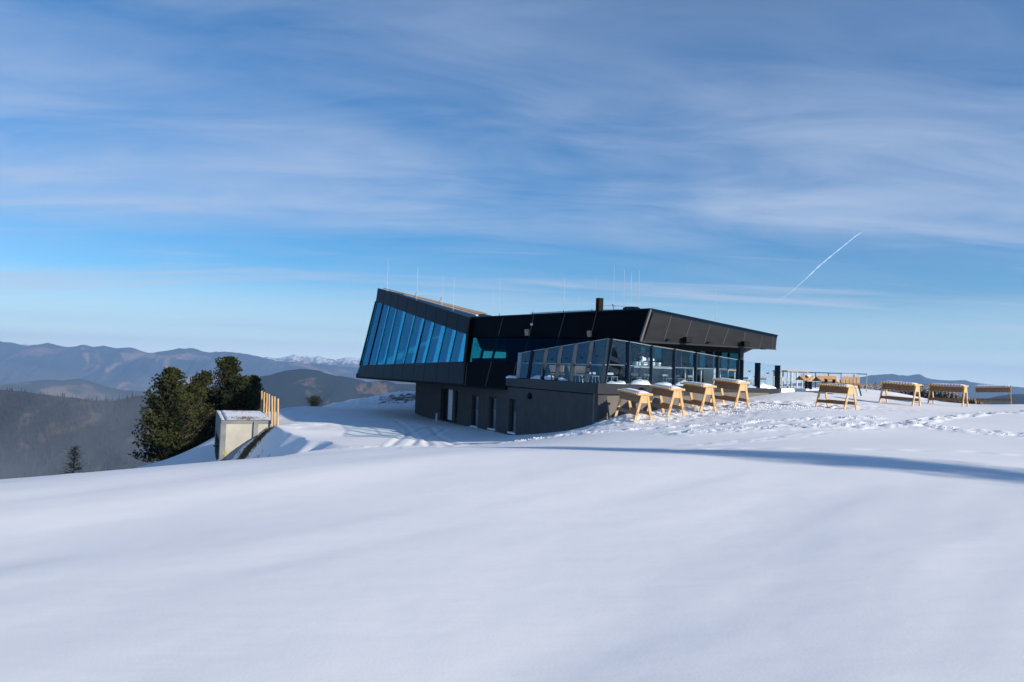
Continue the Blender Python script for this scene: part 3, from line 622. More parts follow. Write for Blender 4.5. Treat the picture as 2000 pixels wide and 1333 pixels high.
# chimney, roof snow, roof vent
cb = P(1172, 607, 38.5); MB().box(cb+Vector((0,.3,.25)), (.27,.27,.76), Matrix.Rotation(R(30),3,'Z')).build('chimney', simple('chimney_brown', (.012,.010,.009), .7, spec=.1), roof, .01)
sv = []; ks = 40
top = []; bot = []
for i in range(ks+1):
    x = 1035+205*i/ks; y = 611.8-(x-1035)*.030 - 3.4*math.sin(math.pi*min(1, i/ks*1.02))**.6*(.35+.65*i/ks)
    d0 = T1.lerp(T2, (x-918)/353*.93).y+1.0
    top.append(P(x, y, d0)+Vector((0,0,.02*noise.noise(Vector((i*.5,0,0)))))); bot.append(P(x, y, d0)+Vector((.6,-.7,0))-Vector((0,0,.28)))
mbs = MB(); vs = bot+top+[t+Vector((1.5,1.8,-.1)) for t in top]; k1 = ks+1
mbs.add(vs, [(i, i+1, k1+i+1, k1+i) for i in range(ks)]+[(k1+i, k1+i+1, 2*k1+i+1, 2*k1+i) for i in range(ks)]); mbs.build('roof_snow', 'cap', roof, smooth=True)
va = MB()
for i in range(9): va.box(P(1222+i*2.9, 602.2+random.uniform(-.7,.6)+abs(i-3)*.35, 37.6), (.16,.2,random.uniform(.08,.16)), Matrix.Rotation(random.uniform(0,1),3,'Z'))
va.build('roof_vent', 'metal', roof)
ae = MB().tube(P(1199,605,38.2), P(1196,594,38.2), .014).tube(P(1196,594,38.2), P(1201,600,38.2), .01).tube(P(1179,598,38.4), P(1196,596.5,38.2), .006).tube(P(1196,596.5,38.2), P(1225,600,38), .006); ae.build('aerial', 'metal', roof)
for (x, yb, xt, yt, d, r) in [(756,569,757.5,509,60,.021),(813.5,590,816.5,523,56,.02),(863.5,597,865,538,52,.019),(885,608,888,541,49,.019),(962,619,963,565,52,.014),(974.5,620,977.5,546,46,.015),
     (1056,616,1056.5,589,47,.009),(1100.5,613,1102,541,41,.015),(1131.5,612,1132.5,576,45,.009),(1163,611,1164.5,540,44,.011),(1197.5,609,1199.5,519,42,.011),(1217.5,608,1220.5,527,39,.016),(1231.5,608,1233.5,533,39.5,.014),(1246.5,608,1247.5,529,38,.017),(1397.5,632,1399,561,40,.015)]:
    a = P(x, yb, d); b_ = P(xt, yt, d); b_.x = a.x; b_.y = a.y
    MB().tube(a, b_, r*.75, r*.45, 6).build('lightning_rod', 'rod', roof)
for x, y, d in ((975,617,43.5),(1040,614.5,41.7),(1100.5,611.5,39.8),(1156,609,38.3)):
    MB().tube(P(x,y,d), P(x,y,d)+Vector((0,0,.14)), .015).build('roof_pin', 'black', roof)
MB().tube(P(807,583,57), P(813.8,571,56.5), .012).build('rod_brace', 'metal', roof); MB().tube(P(856,593,52.4), P(863,581,52), .012).build('rod_brace', 'metal', roof)

# ------------------------------------------------------------------ glass windscreens
def windscreen(name, label, posts, birds, d_of, lean_n, pw=.15, first_light=False, rail=None):
    base = posts[0][0]; t = thing(name, base, label, 'glass fence')
    for i, (b_, tp) in enumerate(posts):
        MB().bar(b_, tp, .05, pw if len(posts) > 3 else .3, up=lean_n).build('post', 'postlt' if first_light and i == 0 else 'post', t)
        if i:
            pb, pt = posts[i-1]; dd = (b_-pb).normalized()*.04
            g_ = MB().prism([pb+dd, b_-dd, tp-dd, pt+dd], lean_n*.012).build('pane', 'g_rail', t)
            if len(posts) > 3: MB().bar(pt+dd, tp-dd, .02, .02).build('top_edge', 'steel', t)
            if birds:
                c_ = (pb+b_+tp+pt)/4 + (tp+pt-pb-b_)/2*.12 - lean_n*.02; ax = (b_-pb).normalized(); up = Vector((0,0,1)); s = .13
                pts2 = [(-1,.15),(-.45,.35),(-.1,.05),(.25,.3),(1,.55),(.35,-.05),(.1,-.35),(-.35,-.2)]
                MB().prism([c_+ax*a*s+up*q*s for a, q in pts2], lean_n*.004).build('bird_sticker', 'black', g_)
    if rail:
        for a, q in rail: 
            MB().tube(a, q, .022).build('handrail', 'steel', t)
        for k, (b_, tp) in enumerate(posts[:-1]):
            a, q = rail[0]; MB().box(b_.lerp(tp, .47)+lean_n*.08, (.05,.05,.05)).build('rail_bracket', 'white', t)
    return t
FL = plan(L0, A0)
lp = []
for bx_, by_, tx, ty in [(1011.8,738.4,1016,689.8),(1031.6,739.3,1040,685.6),(1058.6,741,1067.6,681.4),(1085.6,743,1095.8,676.6),(1114.4,745,1125.2,671.8),(1144.4,747,1155.8,667)]:
    b_ = FL.at(bx_, by_, -.12); hh = F
    # top: lean inward; solve for the depth that keeps the top over a plane leaning 10 degrees
    LPn = Plane(FL.at(1011.8,738.4,-.12), FL.at(1144.4,747,-.12), FL.at(1144.4,747,-.12)+Vector((0,0,1))-FL.n*.17)
    lp.append((b_, LPn.at(tx, ty)))
cb_ = P(1176, 748.5, 31.35); LPc = Plane(lp[0][0], lp[-1][0], lp[-1][1])
ct_ = LPc.at(1189.4, 661.6)
lp.append((cb_, ct_))
rl = [(LPc.at(1018,709)-FL.n*.12, LPc.at(1178,713)-FL.n*.12)]
windscreen('left_glass_screen'.replace('left_',''), 'leaning glass windscreen with grey fin posts along the shaded left edge of the terrace', lp, True, None, -FL.n, .18, True, rl)
FR = plan(A0, R0); FRi = lambda x, y: FR.at(x, y, -.15)
RP = [(FR.at(1180,748.8,-.12), Vector(ct_)+Vector((.12,-.02,-.02)))]
for bx_, by_, tx, ty in [(1226,750.3,1228.3,667.5),(1271,751.5,1273.5,675.7),(1315.5,752.5,1317.6,682.5),(1357.5,754,1360,689),(1400.5,755.8,1402,696.3),(1440.5,757,1442.4,703)]:
    b_ = FR.at(bx_, by_, -.15); tp = FR.at(tx, ty, -.15); tp.x, tp.y = b_.x, b_.y; RP.append((b_, tp))
rr = [(FR.at(x0,y0,-.32), FR.at(x1,y1,-.32)) for x0,y0,x1,y1 in ((1187,712.4,1219,714),(1229,714.6,1307,717.6),(1317,718.2,1436,722))]
windscreen('glass_screen', 'tall clear glass windscreen stepping down along the sunlit front of the terrace', RP, True, None, -FR.n, .14, False, rr)
lo = []
for bx_, by_, tx, ty in [(1446,757.3,1447.5,703.3),(1479,759,1480,709),(1518,759.5,1518.5,714)]:
    q = plan(R0, R1e); b_ = q.at(bx_, by_, -.15); tp = q.at(tx, ty, -.15); tp.x, tp.y = b_.x, b_.y; lo.append((b_, tp))
windscreen('glass_screen', 'short glass screen with two stout dark posts at the right end of the terrace front', lo, True, None, -plan(R0, R1e).n, .2)
for b_, tp in lo[1:]:
    pass
# snow heaps on the terrace edge
def heap(name, pts, rad_, h, label, seed=1):
    mb = MB(); k = 12; nseg = 6*len(pts)
    lobes = []
    vs = []; fs = []
    tot = [Vector(p) for p in pts]
    for i in range(nseg+1):
        t = i/nseg*(len(tot)-1); j = min(int(t), len(tot)-2); c_ = tot[j].lerp(tot[j+1], t-j); ax = (tot[j+1]-tot[j]).normalized(); sd = Vector((-ax.y, ax.x, 0))
        e = math.sin(math.pi*min(1, max(0, i/nseg)))**.5 if 0 < i < nseg else 0.02
        hh = h*e*(.55+.9*abs(noise.noise(Vector((i*.55+seed*7, seed, 0))))+.25*noise.noise(Vector((i*1.7, seed, 3))))
        for q in range(k+1):
            a = math.pi*q/k; w = rad_*e*(1+.3*noise.noise(Vector((i*.6, q*.6, seed))))
            vs.append(c_+sd*math.cos(a)*w+Vector((0,0,math.sin(a)*hh*(1+.3*noise.noise(Vector((i*.9, q*.9, seed+5)))))))
    for i in range(nseg):
        for q in range(k): a = i*(k+1)+q; fs.append((a, a+1, a+k+2, a+k+1))
    o = mb.add(vs, fs).build(name, 'cap', None, smooth=True); tag(o, label, 'snow heap', 'snow heaps along the terrace edge', 'stuff'); return o
FLs = lambda x, y: FL.at(x, y, -.5)
heap('snow_heap', [FL.at(990,739,-.25), FL.at(1009,740,-.25)], .25, .22, 'smooth snow pillow beside the light end post', 1)
heap('snow_heap', [FL.at(1036,740,-.55), FL.at(1057,741,-.55), FL.at(1110,744,-.6)], .3, .22, 'long snow roll inside the leaning glass screen', 2)
heap('snow_heap', [FR.at(1184,750,-.4), FR.at(1225,751,-.4)], .3, .15, 'crumbly snow heap behind the first sunlit pane', 3)
heap('snow_heap', [FR.at(1232,751,-.4), FR.at(1272,752,-.4)], .3, .26, 'pointed snow heap behind the second sunlit pane', 4)
heap('snow_heap', [FR.at(1276,752,-.4), FR.at(1314,753,-.4)], .28, .12, 'low snow heap behind the third sunlit pane', 5)
heap('snow_heap', [FR.at(1319,753,-.4), FR.at(1366,755,-.4)], .3, .3, 'tall lumpy snow heap behind the fourth sunlit pane', 6)
heap('snow_heap', [plan(R0,R1e).at(1455,758,-.5), plan(R0,R1e).at(1515,759.5,-.5)], .5, .32, 'bright snow heap between the two stout posts', 7)

# ------------------------------------------------------------------ back railing
rp = [P(x, y, 46.5) for x, y in ((1521,726.2),(1545,727),(1569.5,727.6),(1593,728.2),(1618,729),(1643,729.7),(1668,730.4),(1693,731.2))]
rt_ = thing('terrace_railing', Vector((rp[0].x, rp[0].y, -.5)), 'thin dark metal railing across the far edge of the terrace', 'railing')
MB().bar(rp[0], rp[-1], .06, .05).build('top_rail', 'post', rt_)
for i, v in enumerate(rp): MB().bar(v, Vector((v.x, v.y, -.6)), .04, .04).build('post', 'steel' if i == 7 else 'post', rt_)

# ------------------------------------------------------------------ bar stands (local model: x = axis towards the near end)
def make_stand():
    t = thing('bar_stand', (0,0,0), 'x', 'bar table', 'wooden bar stands in the snow', world=False)
    L, H_, SP = 1.66, .97, .34
    for sx in (-1, 1):
        for sy in (-1, 1):
            a = Vector((sx*(L/2-.05), sy*SP, -.06)); b_ = Vector((sx*(L/2-.05), sy*.10, H_-.06))
            MB().bar(a, b_, .05, .095, up=(0,1,0)).build('leg', 'pine', t, .006)
        mb = MB().prism([Vector((sx*(L/2-.05)-.02, y, z)) for y, z in ((-.21,H_-.34),(.21,H_-.34),(.14,H_-.08),(-.14,H_-.08))], (.04,0,0)); mb.build('end_brace', 'pine', t, .004)
    for sy in (-1, 1):
        rot = Matrix.Rotation(sy*.26, 3, 'X')
        MB().box((0, sy*.20, H_-.215), (L-.16, .03, .25), rot).build('side_board', 'brown', t, .004)
        MB().box((0, sy*.275, .25), (L-.04, .03, .13), Matrix.Rotation(sy*.26, 3, 'X')).build('lower_rail', 'brown', t, .004)
    for k in range(13):
        x = -L/2+.04+k*(L-.08)/12
        MB().box((x, 0, H_-.032), (.055, .60, .075)).build('slat', 'pine', t, .006)
    # snow lying on the slats
    vs = []; fs = []; nx, ny = 26, 8
    for i in range(nx+1):
        for j in range(ny+1):
            u, v = i/nx*2-1, j/ny*2-1; e = max(0, (1-abs(u)**6))*max(0, (1-abs(v)**4))
            vs.append(Vector((u*(L/2-.07)-.02, v*.225, H_+.002+.06*e**.5*(1+.35*noise.noise(Vector((u*3, v*2, 1)))))))
    for i in range(nx):
        for j in range(ny): a = i*(ny+1)+j; fs.append((a, a+1, a+ny+2, a+ny+1))
    MB().add(vs, fs).build('snow_cap', 'cap', t, smooth=True)
    return t
st0 = make_stand()
SL = [((1237,817,28.9),(.31,-.95),'wooden bar stand closest to the building corner, nearest of the row'),
      ((1300,806.5,29.9),(.31,-.95),'second snow-capped bar stand from the building corner'),
      ((1361,799.5,30.9),(.33,-.94),'third snow-capped bar stand from the building corner'),
      ((1424,791,31.8),(.38,-.92),'fourth bar stand of the row, highest up the slope by the terrace'),
      ((1633,797.5,33.2),(.38,-.92),'lone bar stand with bare slats in front of the deck lounger'),
      ((1757,789.2,37.0),(.58,-.81),'bar stand in front of the blue mountains, first right of the lone one'),
      ((1851,790.8,39.0),(.66,-.75),'bar stand before the dark wooded knoll, second from the right edge'),
      ((1940,790.8,41.0),(.86,-.52),'rightmost bar stand, seen square on against the valley')]
for i, ((px, py, d), ax, lab) in enumerate(SL):
    s = st0 if i == 0 else copy_tree(st0)
    v = P(px, py, d); z = Hs(v.x, v.y)
    s.location = (v.x, v.y, v.z); s.rotation_euler = (0, R((3.6,3.0,2.6,3.4,1.2,2.4,.3,-2.4)[i]), math.atan2(ax[1], ax[0])); s['label'] = lab
    k = 1.0; s.scale = (k, k, k)
    if i >= 4:
        for ch in list(COL.objects):
            if ch.parent == s and ch.name.startswith('snow_cap'): ch.scale.z = 1; ch.scale.y = .9; ch.location.z = -.012 if i in (4, 7) else 0

# ------------------------------------------------------------------ stakes
for i, (xb, yb, xt, yt) in enumerate([(510.5,801.5,511.5,764),(515,806,516,766),(520,808,521,768.5),(525,812,526,770),(531,816.5,531.5,774),(536,821,536.5,775),(542.5,834,543.5,779)]):
    yh = 723.5+(xb-1000)*.0332; d = 3.3*F/(yb-yh); a = P(xb, yb, d); b_ = P(xt, yt, d); b_.y = a.y+random.uniform(-.04,.04)
    a.z = min(a.z, Hs(a.x, a.y)) - .15
    mb = MB(); p = a
    for k in range(4):
        q = a.lerp(b_, (k+1)/4)+Vector((random.uniform(-.012,.012), random.uniform(-.012,.012), 0)); mb.tube(p, q, .060-.002*k, .058-.002*k, 9); p = q
    o = mb.build('wooden_stake', 'larch', None, smooth=False)
    lab = ['farthest peeled stake of the row behind the concrete bunker','second farthest peeled stake behind the bunker','third farthest peeled stake behind the bunker','middle peeled stake of the row of seven','third nearest peeled stake of the row','second nearest peeled stake of the row','nearest and lowest standing peeled stake at the edge of the bank'][i]
    tag(o, lab, 'stake', 'row of wooden stakes beside the bunker')

# ------------------------------------------------------------------ concrete bunker
zt_ = P(432, 822, 40).z
def hz(px, py, z):
    r = ray(px, py); return r*(z/r.z)
K0 = P(432, 822, 40); K1 = hz(530, 822, zt_); K3 = hz(422, 802, zt_); K2 = hz(507, 803, zt_)
bk_ = thing('concrete_bunker', Vector((K0.x, K0.y, -6)), 'pale concrete bunker set into the snow bank with a dark doorway', 'bunker')
dn = Vector((0,0,-4.4))
e_ = (K1-K0).normalized(); inn = Vector((-e_.y, e_.x, 0)); inn = inn if inn.y > 0 else -inn
up_ = Vector((0,0,1))
MB().prism([K0-up_*.16, K1-up_*.16, K1+dn, K0+dn], inn*.3).build('side_wall', 'conc', bk_, .01)
MB().prism([K0-inn*.03, K1-inn*.03, K2, K3], (0,0,-.16)).build('roof_slab', 'concd', bk_, .01)
MB().bar(P(501,823.5,40.75)+Vector((0,-.04,0)), P(499.5,840,40.75)+Vector((0,-.04,-.4)), .22, .04, up=inn).build('wall_joint', 'concd', bk_)
f0, f1 = K0, K3; fd = (f1-f0).normalized(); fL = (f1-f0).length; fn = Vector((fd.y, -fd.x, 0)); fn = fn if fn.x < 0 else -fn
def fp(t, z): return f0+fd*fL*t+Vector((0,0,z))
MB().prism([fp(0,-.16), fp(1,-.16), fp(1,-1.1), fp(0,-1.1)], -fn*.25).build('door_lintel', 'concd', bk_)
MB().prism([fp(0.0,-1.1), fp(.12,-1.1), fp(.12,-4.4), fp(0.0,-4.4)], -fn*.25).build('door_pier', 'concd', bk_)
MB().prism([fp(.85,-1.1), fp(1,-1.1), fp(1,-4.4), fp(.85,-4.4)], -fn*.25).build('door_pier', 'concd', bk_)
MB().prism([fp(.12,-1.1), fp(.85,-1.1), fp(.85,-4.4), fp(.12,-4.4)], -fn*.04+Vector((0,0,0))).build('gate', 'metal_w', bk_)
MB().bar(fp(.1,-1.35)+fn*.3, fp(.1,-1.35)-fn*.05, .05, .05).build('door_stop', 'black', bk_)
# snow and turf on the bunker roof
nx, ny = 40, 24; vs = []; 
for i in range(nx+1):
    for j in range(ny+1):
        u, v = i/nx, j/ny; a = K0.lerp(K1, u*.97+.01); b_ = K3.lerp(K2, u*.97+.01); p = a.lerp(b_, .02+v*.95)
        e = min(1, 8*u, 8*v+.05, 8*(1-v)+.05); w = (u < .09)
        p.z += .01+.055*e+.03*e*noise.noise(p*1.1)+.02*e*noise.noise(p*4) - (.05 if .06 < u < .12 else 0); vs.append(p)
fs = [(i*(ny+1)+j, i*(ny+1)+j+1, (i+1)*(ny+1)+j+1, (i+1)*(ny+1)+j) for i in range(nx) for j in range(ny)]
MB().add(vs, fs).build('roof_snow', 'cap', bk_, smooth=True)
tf = MB()
for k in range(420):
    u = random.choice([random.gauss(.42,.09), random.gauss(.55,.08), random.uniform(.2,.95)]); v = random.choice([random.gauss(.12,.07), random.gauss(.75,.1), random.uniform(0,.2)])
    u, v = min(.98,max(.05,u)), min(.97,max(.0,v))
    p = K0.lerp(K1, u).lerp(K3.lerp(K2, u), v)+Vector((0,0,.05)); a = random.uniform(0,6.28); l = random.uniform(.05,.2)
    q = p+Vector((math.cos(a)*l, math.sin(a)*l, random.uniform(.0,.09))); w = Vector((-math.sin(a),math.cos(a),0))*.02
    tf.add([p-w, p+w, q], [(0,1,2)])
o = tf.build('turf', simple('dry_turf', (.16,.10,.05), .9, 0, .3), bk_); o['kind'] = 'stuff'
MB().prism([P(440,885,39.7)+Vector((0,-.02,0)) + Vector((a*.1, 0, b_*.1)) for a, b_ in ((-1,-.4),(-.2,-1),(.9,-.3),(1,.4),(0,.8),(-.8,.6))], (0,-.01,0)).build('paint_mark', simple('yellow_paint', (.5,.42,.06), .7), bk_)
# dry grass and heather tufts along the bank edge
gr = MB()
for k in range(1500):
    t = random.random(); A2 = [gd(530,822,40.8), gd(500,850,40.5), gd(445,903,39.8), gd(500,899,38.3)]
    s_ = t*3; j = min(2, int(s_)); x = A2[j][0]+(A2[j+1][0]-A2[j][0])*(s_-j)+random.gauss(0,.16); y = A2[j][1]+(A2[j+1][1]-A2[j][1])*(s_-j)+random.gauss(0,.14)
    p = Vector((x, y, 0)); gr.v.append(p); 
gz_ = H(np.array([v.x for v in gr.v]), np.array([v.y for v in gr.v])); base = [Vector((v.x, v.y, z-.02)) for v, z in zip(gr.v, gz_)]; gr = MB()
for p in base:
    a = random.uniform(0,6.28); l = random.uniform(.03,.10); q = p+Vector((math.cos(a)*l, math.sin(a)*l, random.uniform(.04,.16))); w = Vector((-math.sin(a),math.cos(a),0))*.018
    gr.add([p-w, p+w, q], [(0,1,2)])
o = gr.build('dry_grass', bpy.data.materials['dry_turf']); tag(o, 'dry brown grass along the foot of the concrete bunker', 'grass', kind='stuff')

# ------------------------------------------------------------------ trees
def foliage_mat(name, dark, light):
    m, nt, b = mat(name)
    oi = N(nt, 'ShaderNodeVertexColor', layer_name='tint')
    nt.links.new(ramp(nt, oi.outputs['Color'], [(.0, dark), (1, light)]), b.inputs['Base Color'])
    b.inputs['Roughness'].default_value = .8; b.inputs['Specular IOR Level'].default_value = .2; return m
M['needles'] = foliage_mat('pine_needles', (.008, .013, .006), (.078, .092, .028))
def np_mesh(name, V, Fq, m, parent, tint=None):
    me = bpy.data.meshes.new(name); V = np.asarray(V, float); off = np.array(parent['_w']) if parent is not None else 0
    me.vertices.add(len(V)); me.vertices.foreach_set('co', (V-off).ravel()); k = Fq.shape[1]
    me.loops.add(Fq.size); me.loops.foreach_set('vertex_index', Fq.ravel().astype(np.int32)); me.polygons.add(len(Fq))
    me.polygons.foreach_set('loop_start', np.arange(0, Fq.size, k)); me.polygons.foreach_set('loop_total', np.full(len(Fq), k)); me.update(calc_edges=True)
    me.materials.append(m)
    if tint is not None:
        c = me.color_attributes.new('tint', 'FLOAT_COLOR', 'POINT'); cc = np.ones((len(V), 4)); cc[:, :3] = np.asarray(tint)[:, None]; c.data.foreach_set('color', cc.ravel())
    o = bpy.data.objects.new(name, me); COL.objects.link(o); o.parent = parent
    return o
def stone_pine(base, h, prof, label, seed, dens=1.0, lean=0, group='stone pines behind the bunker'):
    rg = np.random.default_rng(seed); t = thing('stone_pine', base, label, 'tree', group)
    tr = MB(); p = base-Vector((0,0,.4))
    for k in range(10):
        q = base+Vector((lean*h*k/10+.05*rg.normal(), .05*rg.normal(), h*.92*(k+1)/10)); tr.tube(p, q, .24*h/8*(1-k/10.5)+.02, .24*h/8*(1-(k+1)/10.5)+.02, 8, False); p = q
    tr.build('trunk', 'bark', t)
    pr = np.array(prof, float)                       # (height fraction, radius m)
    lm = MB(); TV = []; tips = []
    nb = int(h*46*dens)
    for i in range(nb):
        f = rg.uniform(.02, .99)**.9; az = rg.uniform(0, 2*math.pi); rmax = np.interp(f, pr[:,0], pr[:,1])*(1+.10*math.sin(az*3+seed+f*9))
        L = rmax*rg.uniform(.70, 1.08); z0 = h*f*.93
        c0 = base+Vector((lean*h*f, 0, z0)); rise = (.30+.9*f)*L*rg.uniform(.5, 1.1)
        sag = -.22*L*(1-f)
        mid = c0+Vector((math.cos(az)*L*.5, math.sin(az)*L*.5, sag)); end = c0+Vector((math.cos(az)*L, math.sin(az)*L, sag*.6+rise*.55))
        lm.tube(c0, mid, .035, .025, 4, False); lm.tube(mid, end, .025, .012, 4, False)
        for s in np.linspace(.38, 1.0, max(3, int(L*3.6))):
            c = (c0.lerp(mid, s*2) if s < .5 else mid.lerp(end, (s-.5)*2))
            for _ in range(3):
                w = .07+.12*(1-s*.5); c2 = c+Vector((rg.normal(0,w), rg.normal(0,w), rg.normal(0,w*.55)+.05)); tips.append((c2.x, c2.y, c2.z, az, s))
    lm.build('limbs', 'bark', t)
    T = np.array(tips); nT = len(T); k = 15                               # each tip is an upward brush of needles
    ctr = np.repeat(T[:, :3], k, 0); n_ = len(ctr)
    az = np.repeat(T[:, 3], k) + rg.normal(0, .9, n_)
    el = rg.uniform(.5, 1.53, n_); dirv = np.stack([np.cos(az)*np.cos(el), np.sin(az)*np.cos(el), np.sin(el)], -1)
    ln = rg.uniform(.10, .22, n_)[:, None]; sd = np.cross(dirv, rg.normal(0, 1, (n_, 3))); sd /= np.linalg.norm(sd, axis=1)[:, None]+1e-9
    wd = rg.uniform(.014, .026, n_)[:, None]
    a = ctr-sd*wd*.6; b_ = ctr+sd*wd*.6; c = ctr+dirv*ln*.7+sd*wd; d_ = ctr+dirv*ln*.7-sd*wd; 
    V = np.stack([a, b_, c, d_], 1).reshape(-1, 3); Fq = np.arange(len(V)).reshape(-1, 4)
    clump = np.repeat(np.clip(rg.normal(.5, .25, nT)+.35*np.sin(T[:,2]*1.7+T[:,3]*2), 0, 1), k)
    tint = np.repeat(np.clip(clump+rg.normal(0, .12, n_), 0, 1), 4)
    np_mesh('crown', V, Fq, M['needles'], t, tint); return t
def px2m(px, d): return px*d/F
tb = P(322, 903, 54); tb.z = min(tb.z, Hs(tb.x, tb.y)+.05)
hgt = (903-712)*54/F
stone_pine(tb, hgt, [(0,1.6),(.1,2.0),(.3,1.95),(.5,1.65),(.66,1.35),(.8,1.0),(.9,.62),(1,.08)], 'broad stone pine standing free at the left of the group', 3, 1.5, .02)
for (px, py, d, ytop, prof, lab, sd) in [(392,878,62,719,[(0,1.3),(.3,1.5),(.6,1.2),(.8,.95),(.93,.6),(1,.15)],'small stone pine squeezed between the two big ones',5),
      (440,880,64,688,[(0,1.9),(.2,2.0),(.42,1.75),(.58,1.35),(.7,.95),(.78,1.0),(.9,.8),(1,.15)],'tallest stone pine, right behind the bunker',8),
      (468,868,60,732,[(0,1.8),(.3,1.9),(.6,1.5),(.8,1.1),(.93,.6),(1,.15)],'bushy stone pine directly behind the bunker roof',9),
      (490,860,65,730,[(0,1.0),(.3,1.0),(.6,.8),(.8,.55),(.93,.35),(1,.1)],'slim stone pine nearest the wooden stakes',12),
      (370,885,57,745,[(0,1.8),(.3,1.8),(.6,1.3),(.8,.9),(.93,.5),(1,.1)],'low dark stone pine in the shade between its neighbours',14)]:
    v = P(px, py, d); v.z = min(v.z, Hs(v.x, v.y)); hh = (P(px, ytop, d).z-v.z); stone_pine(v, hh, prof, lab, sd, 1.1)

M['dark_twig'] = simple('dark_bark', (.018,.016,.014), .9, spec=.1)
def bare_larch(base, h, spread, label, seed, m='bark', cone=True, name='larch'):
    rg = random.Random(seed); t = thing(name, base, label, 'tree')
    MB().tube(base-Vector((0,0,.3)), base+Vector((0,0,h)), .035*h/2+.01, .005, 6).build('trunk', m, t)
    mb = MB(); nb = 150
    for i in range(nb):
        f = i/nb*.92+.06; az = rg.uniform(0, 6.28); L = spread*(1-f)**.8*rg.uniform(.6,1.15)+.05
        if not cone: L = spread*math.sin(math.pi*min(1,f*1.05))*rg.uniform(.5,1.1)
        a = base+Vector((0,0,h*f)); b_ = a+Vector((math.cos(az)*L, math.sin(az)*L, L*rg.uniform(-.05,.30) if cone else L*rg.uniform(.3,.9)))
        mb.tube(a, b_, .026, .010, 3, False)
        for k in range(9):
            c = a.lerp(b_, rg.uniform(.25,1)); q = c+Vector((rg.gauss(0,.12), rg.gauss(0,.12), rg.gauss(.02,.09)))*spread; mb.tube(c, q, .013, .006, 3, False)
    mb.build('crown', m, t); return t
v = P(143, 940, 66); v.z = min(v.z, Hs(v.x, v.y)); bare_larch(v, P(143, 869, 66).z-v.z, 2.1, 'small bare larch rising behind the snow edge at the left', 4, 'dark_twig')
M['twig'] = simple('brown_twigs', (.16,.10,.07), .9)
v = P(614, 806, 75); v.z = min(v.z, Hs(v.x, v.y)); bare_larch(v, P(614, 775, 75).z-v.z, 1.0, 'round brown leafless bush behind the snowy forecourt', 6, 'twig', False, 'bare_bush')
# pines to the right, out of the picture, whose shadows cross the snow
for (x, y, h, sd, lab) in [(40.7,-3.6,21.5,31,'tall pine east of the camera, shading the snow field'),(41.4,-5.6,14.5,32,'second pine east of the camera, a little farther off')]:
    stone_pine(Vector((x, y, Hs(x, y))), h, [(0,.8),(.1,2.0),(.3,2.0),(.55,1.5),(.75,1.0),(.92,.5),(1,.1)], lab, sd, .55, group='pines beside the snow field')

# ------------------------------------------------------------------ terrace furniture
ZD = -.46
def loc(px, d, z=ZD): v = P(px, 740, d); return Vector((v.x, v.y, z))
def make_table(w=1.3, dp=.6, h=.95, top='teak'):
    t = thing('bar_table', (0,0,0), 'x', 'table', 'tables on the terrace', world=False)
    MB().box((0,0,h-.03), (w, dp, .06)).build('tabletop', top, t, .005)
    for sx in (-1, 1):
        for sy in (-1, 1): MB().box((sx*(w/2-.06), sy*(dp/2-.06), (h-.06)/2), (.06,.06,h-.06)).build('leg', 'postlt', t)
    return t
TB = [(1226,36.2,0.66,'wood-topped bar table behind the first tall pane'),(1291,37.0,.66,'wood-topped bar table behind the third tall pane, steel legs lit'),(1361,38.6,.66,'wood-topped bar table left of the grey cabinet'),
      (1428,40.2,.66,'wood-topped bar table right of the grey cabinet'),(1501,42.5,.2,'low wood-topped table between the two stout posts'),(1553,43.8,.2,'dark-sided bar table just right of the last glass post'),(1534,45.2,.3,'bar table by the railing, hidden partly behind the dark-sided one')]
t0 = None
for i, (px, d, a, lab) in enumerate(TB):
    s = make_table() if i == 0 else copy_tree(t0)
    if i == 0: t0 = s
    s.location = loc(px, d); s.rotation_euler.z = a; s['label'] = lab
    s.scale = (.55 if i == 1 else 1.0, 1, .9 if i < 5 else 1.0) if i != 4 else (1.1, 1, .6)
M['chairgrey'] = simple('chair_shell', (.26,.30,.34), .5)
def make_chair():
    t = thing('terrace_chair', (0,0,0), 'x', 'chair', 'light chairs on the terrace', world=False)
    vs = []; 
    MB().box((0,0,.45), (.42,.42,.03)).build('seat', 'chairgrey', t, .01)
    MB().box((0,.2,.62), (.40,.025,.14), Matrix.Rotation(-.18,3,'X')).build('backrest', 'chairgrey', t, .01)
    for sx in (-1,1):
        for sy in (-1,1): MB().tube((sx*.22, sy*.22, 0), (sx*.16, sy*.16, .45), .011, None, 6).build('leg', 'steel', t)
    return t
CH = [(1196,33.8,.5,'light chair just inside the leaning corner post'),(1243,35,2.4,'light chair behind the second tall pane, left one'),(1262,35.3,3.4,'light chair behind the second tall pane, right one'),(1304,36,.3,'light chair at the right end of the narrow table'),
      (1326,36.4,2.2,'light chair behind the fourth tall pane, left one'),(1345,36.9,3.5,'light chair behind the fourth tall pane, right one'),(1410,38.6,1.2,'light chair right of the grey cabinet'),(1455,39.8,2.8,'light chair at the joint of tall and short screens'),
      (1466,41,.4,'light chair left of the first stout post'),(1489,41.4,3.0,'light chair right of the first stout post'),(1542,42.5,1.0,'light chair beyond the last glass post'),(1128,35.2,1.9,'light chair in shade behind the leaning screen'),(1160,34.6,.4,'light chair in shade next to the leaning corner')]
c0_ = None
for i, (px, d, a, lab) in enumerate(CH):
    s = make_chair() if i == 0 else copy_tree(c0_)
    if i == 0: c0_ = s
    s.location = loc(px, d); s.rotation_euler.z = a; s['label'] = lab; s.scale = (.85,.85,.72)
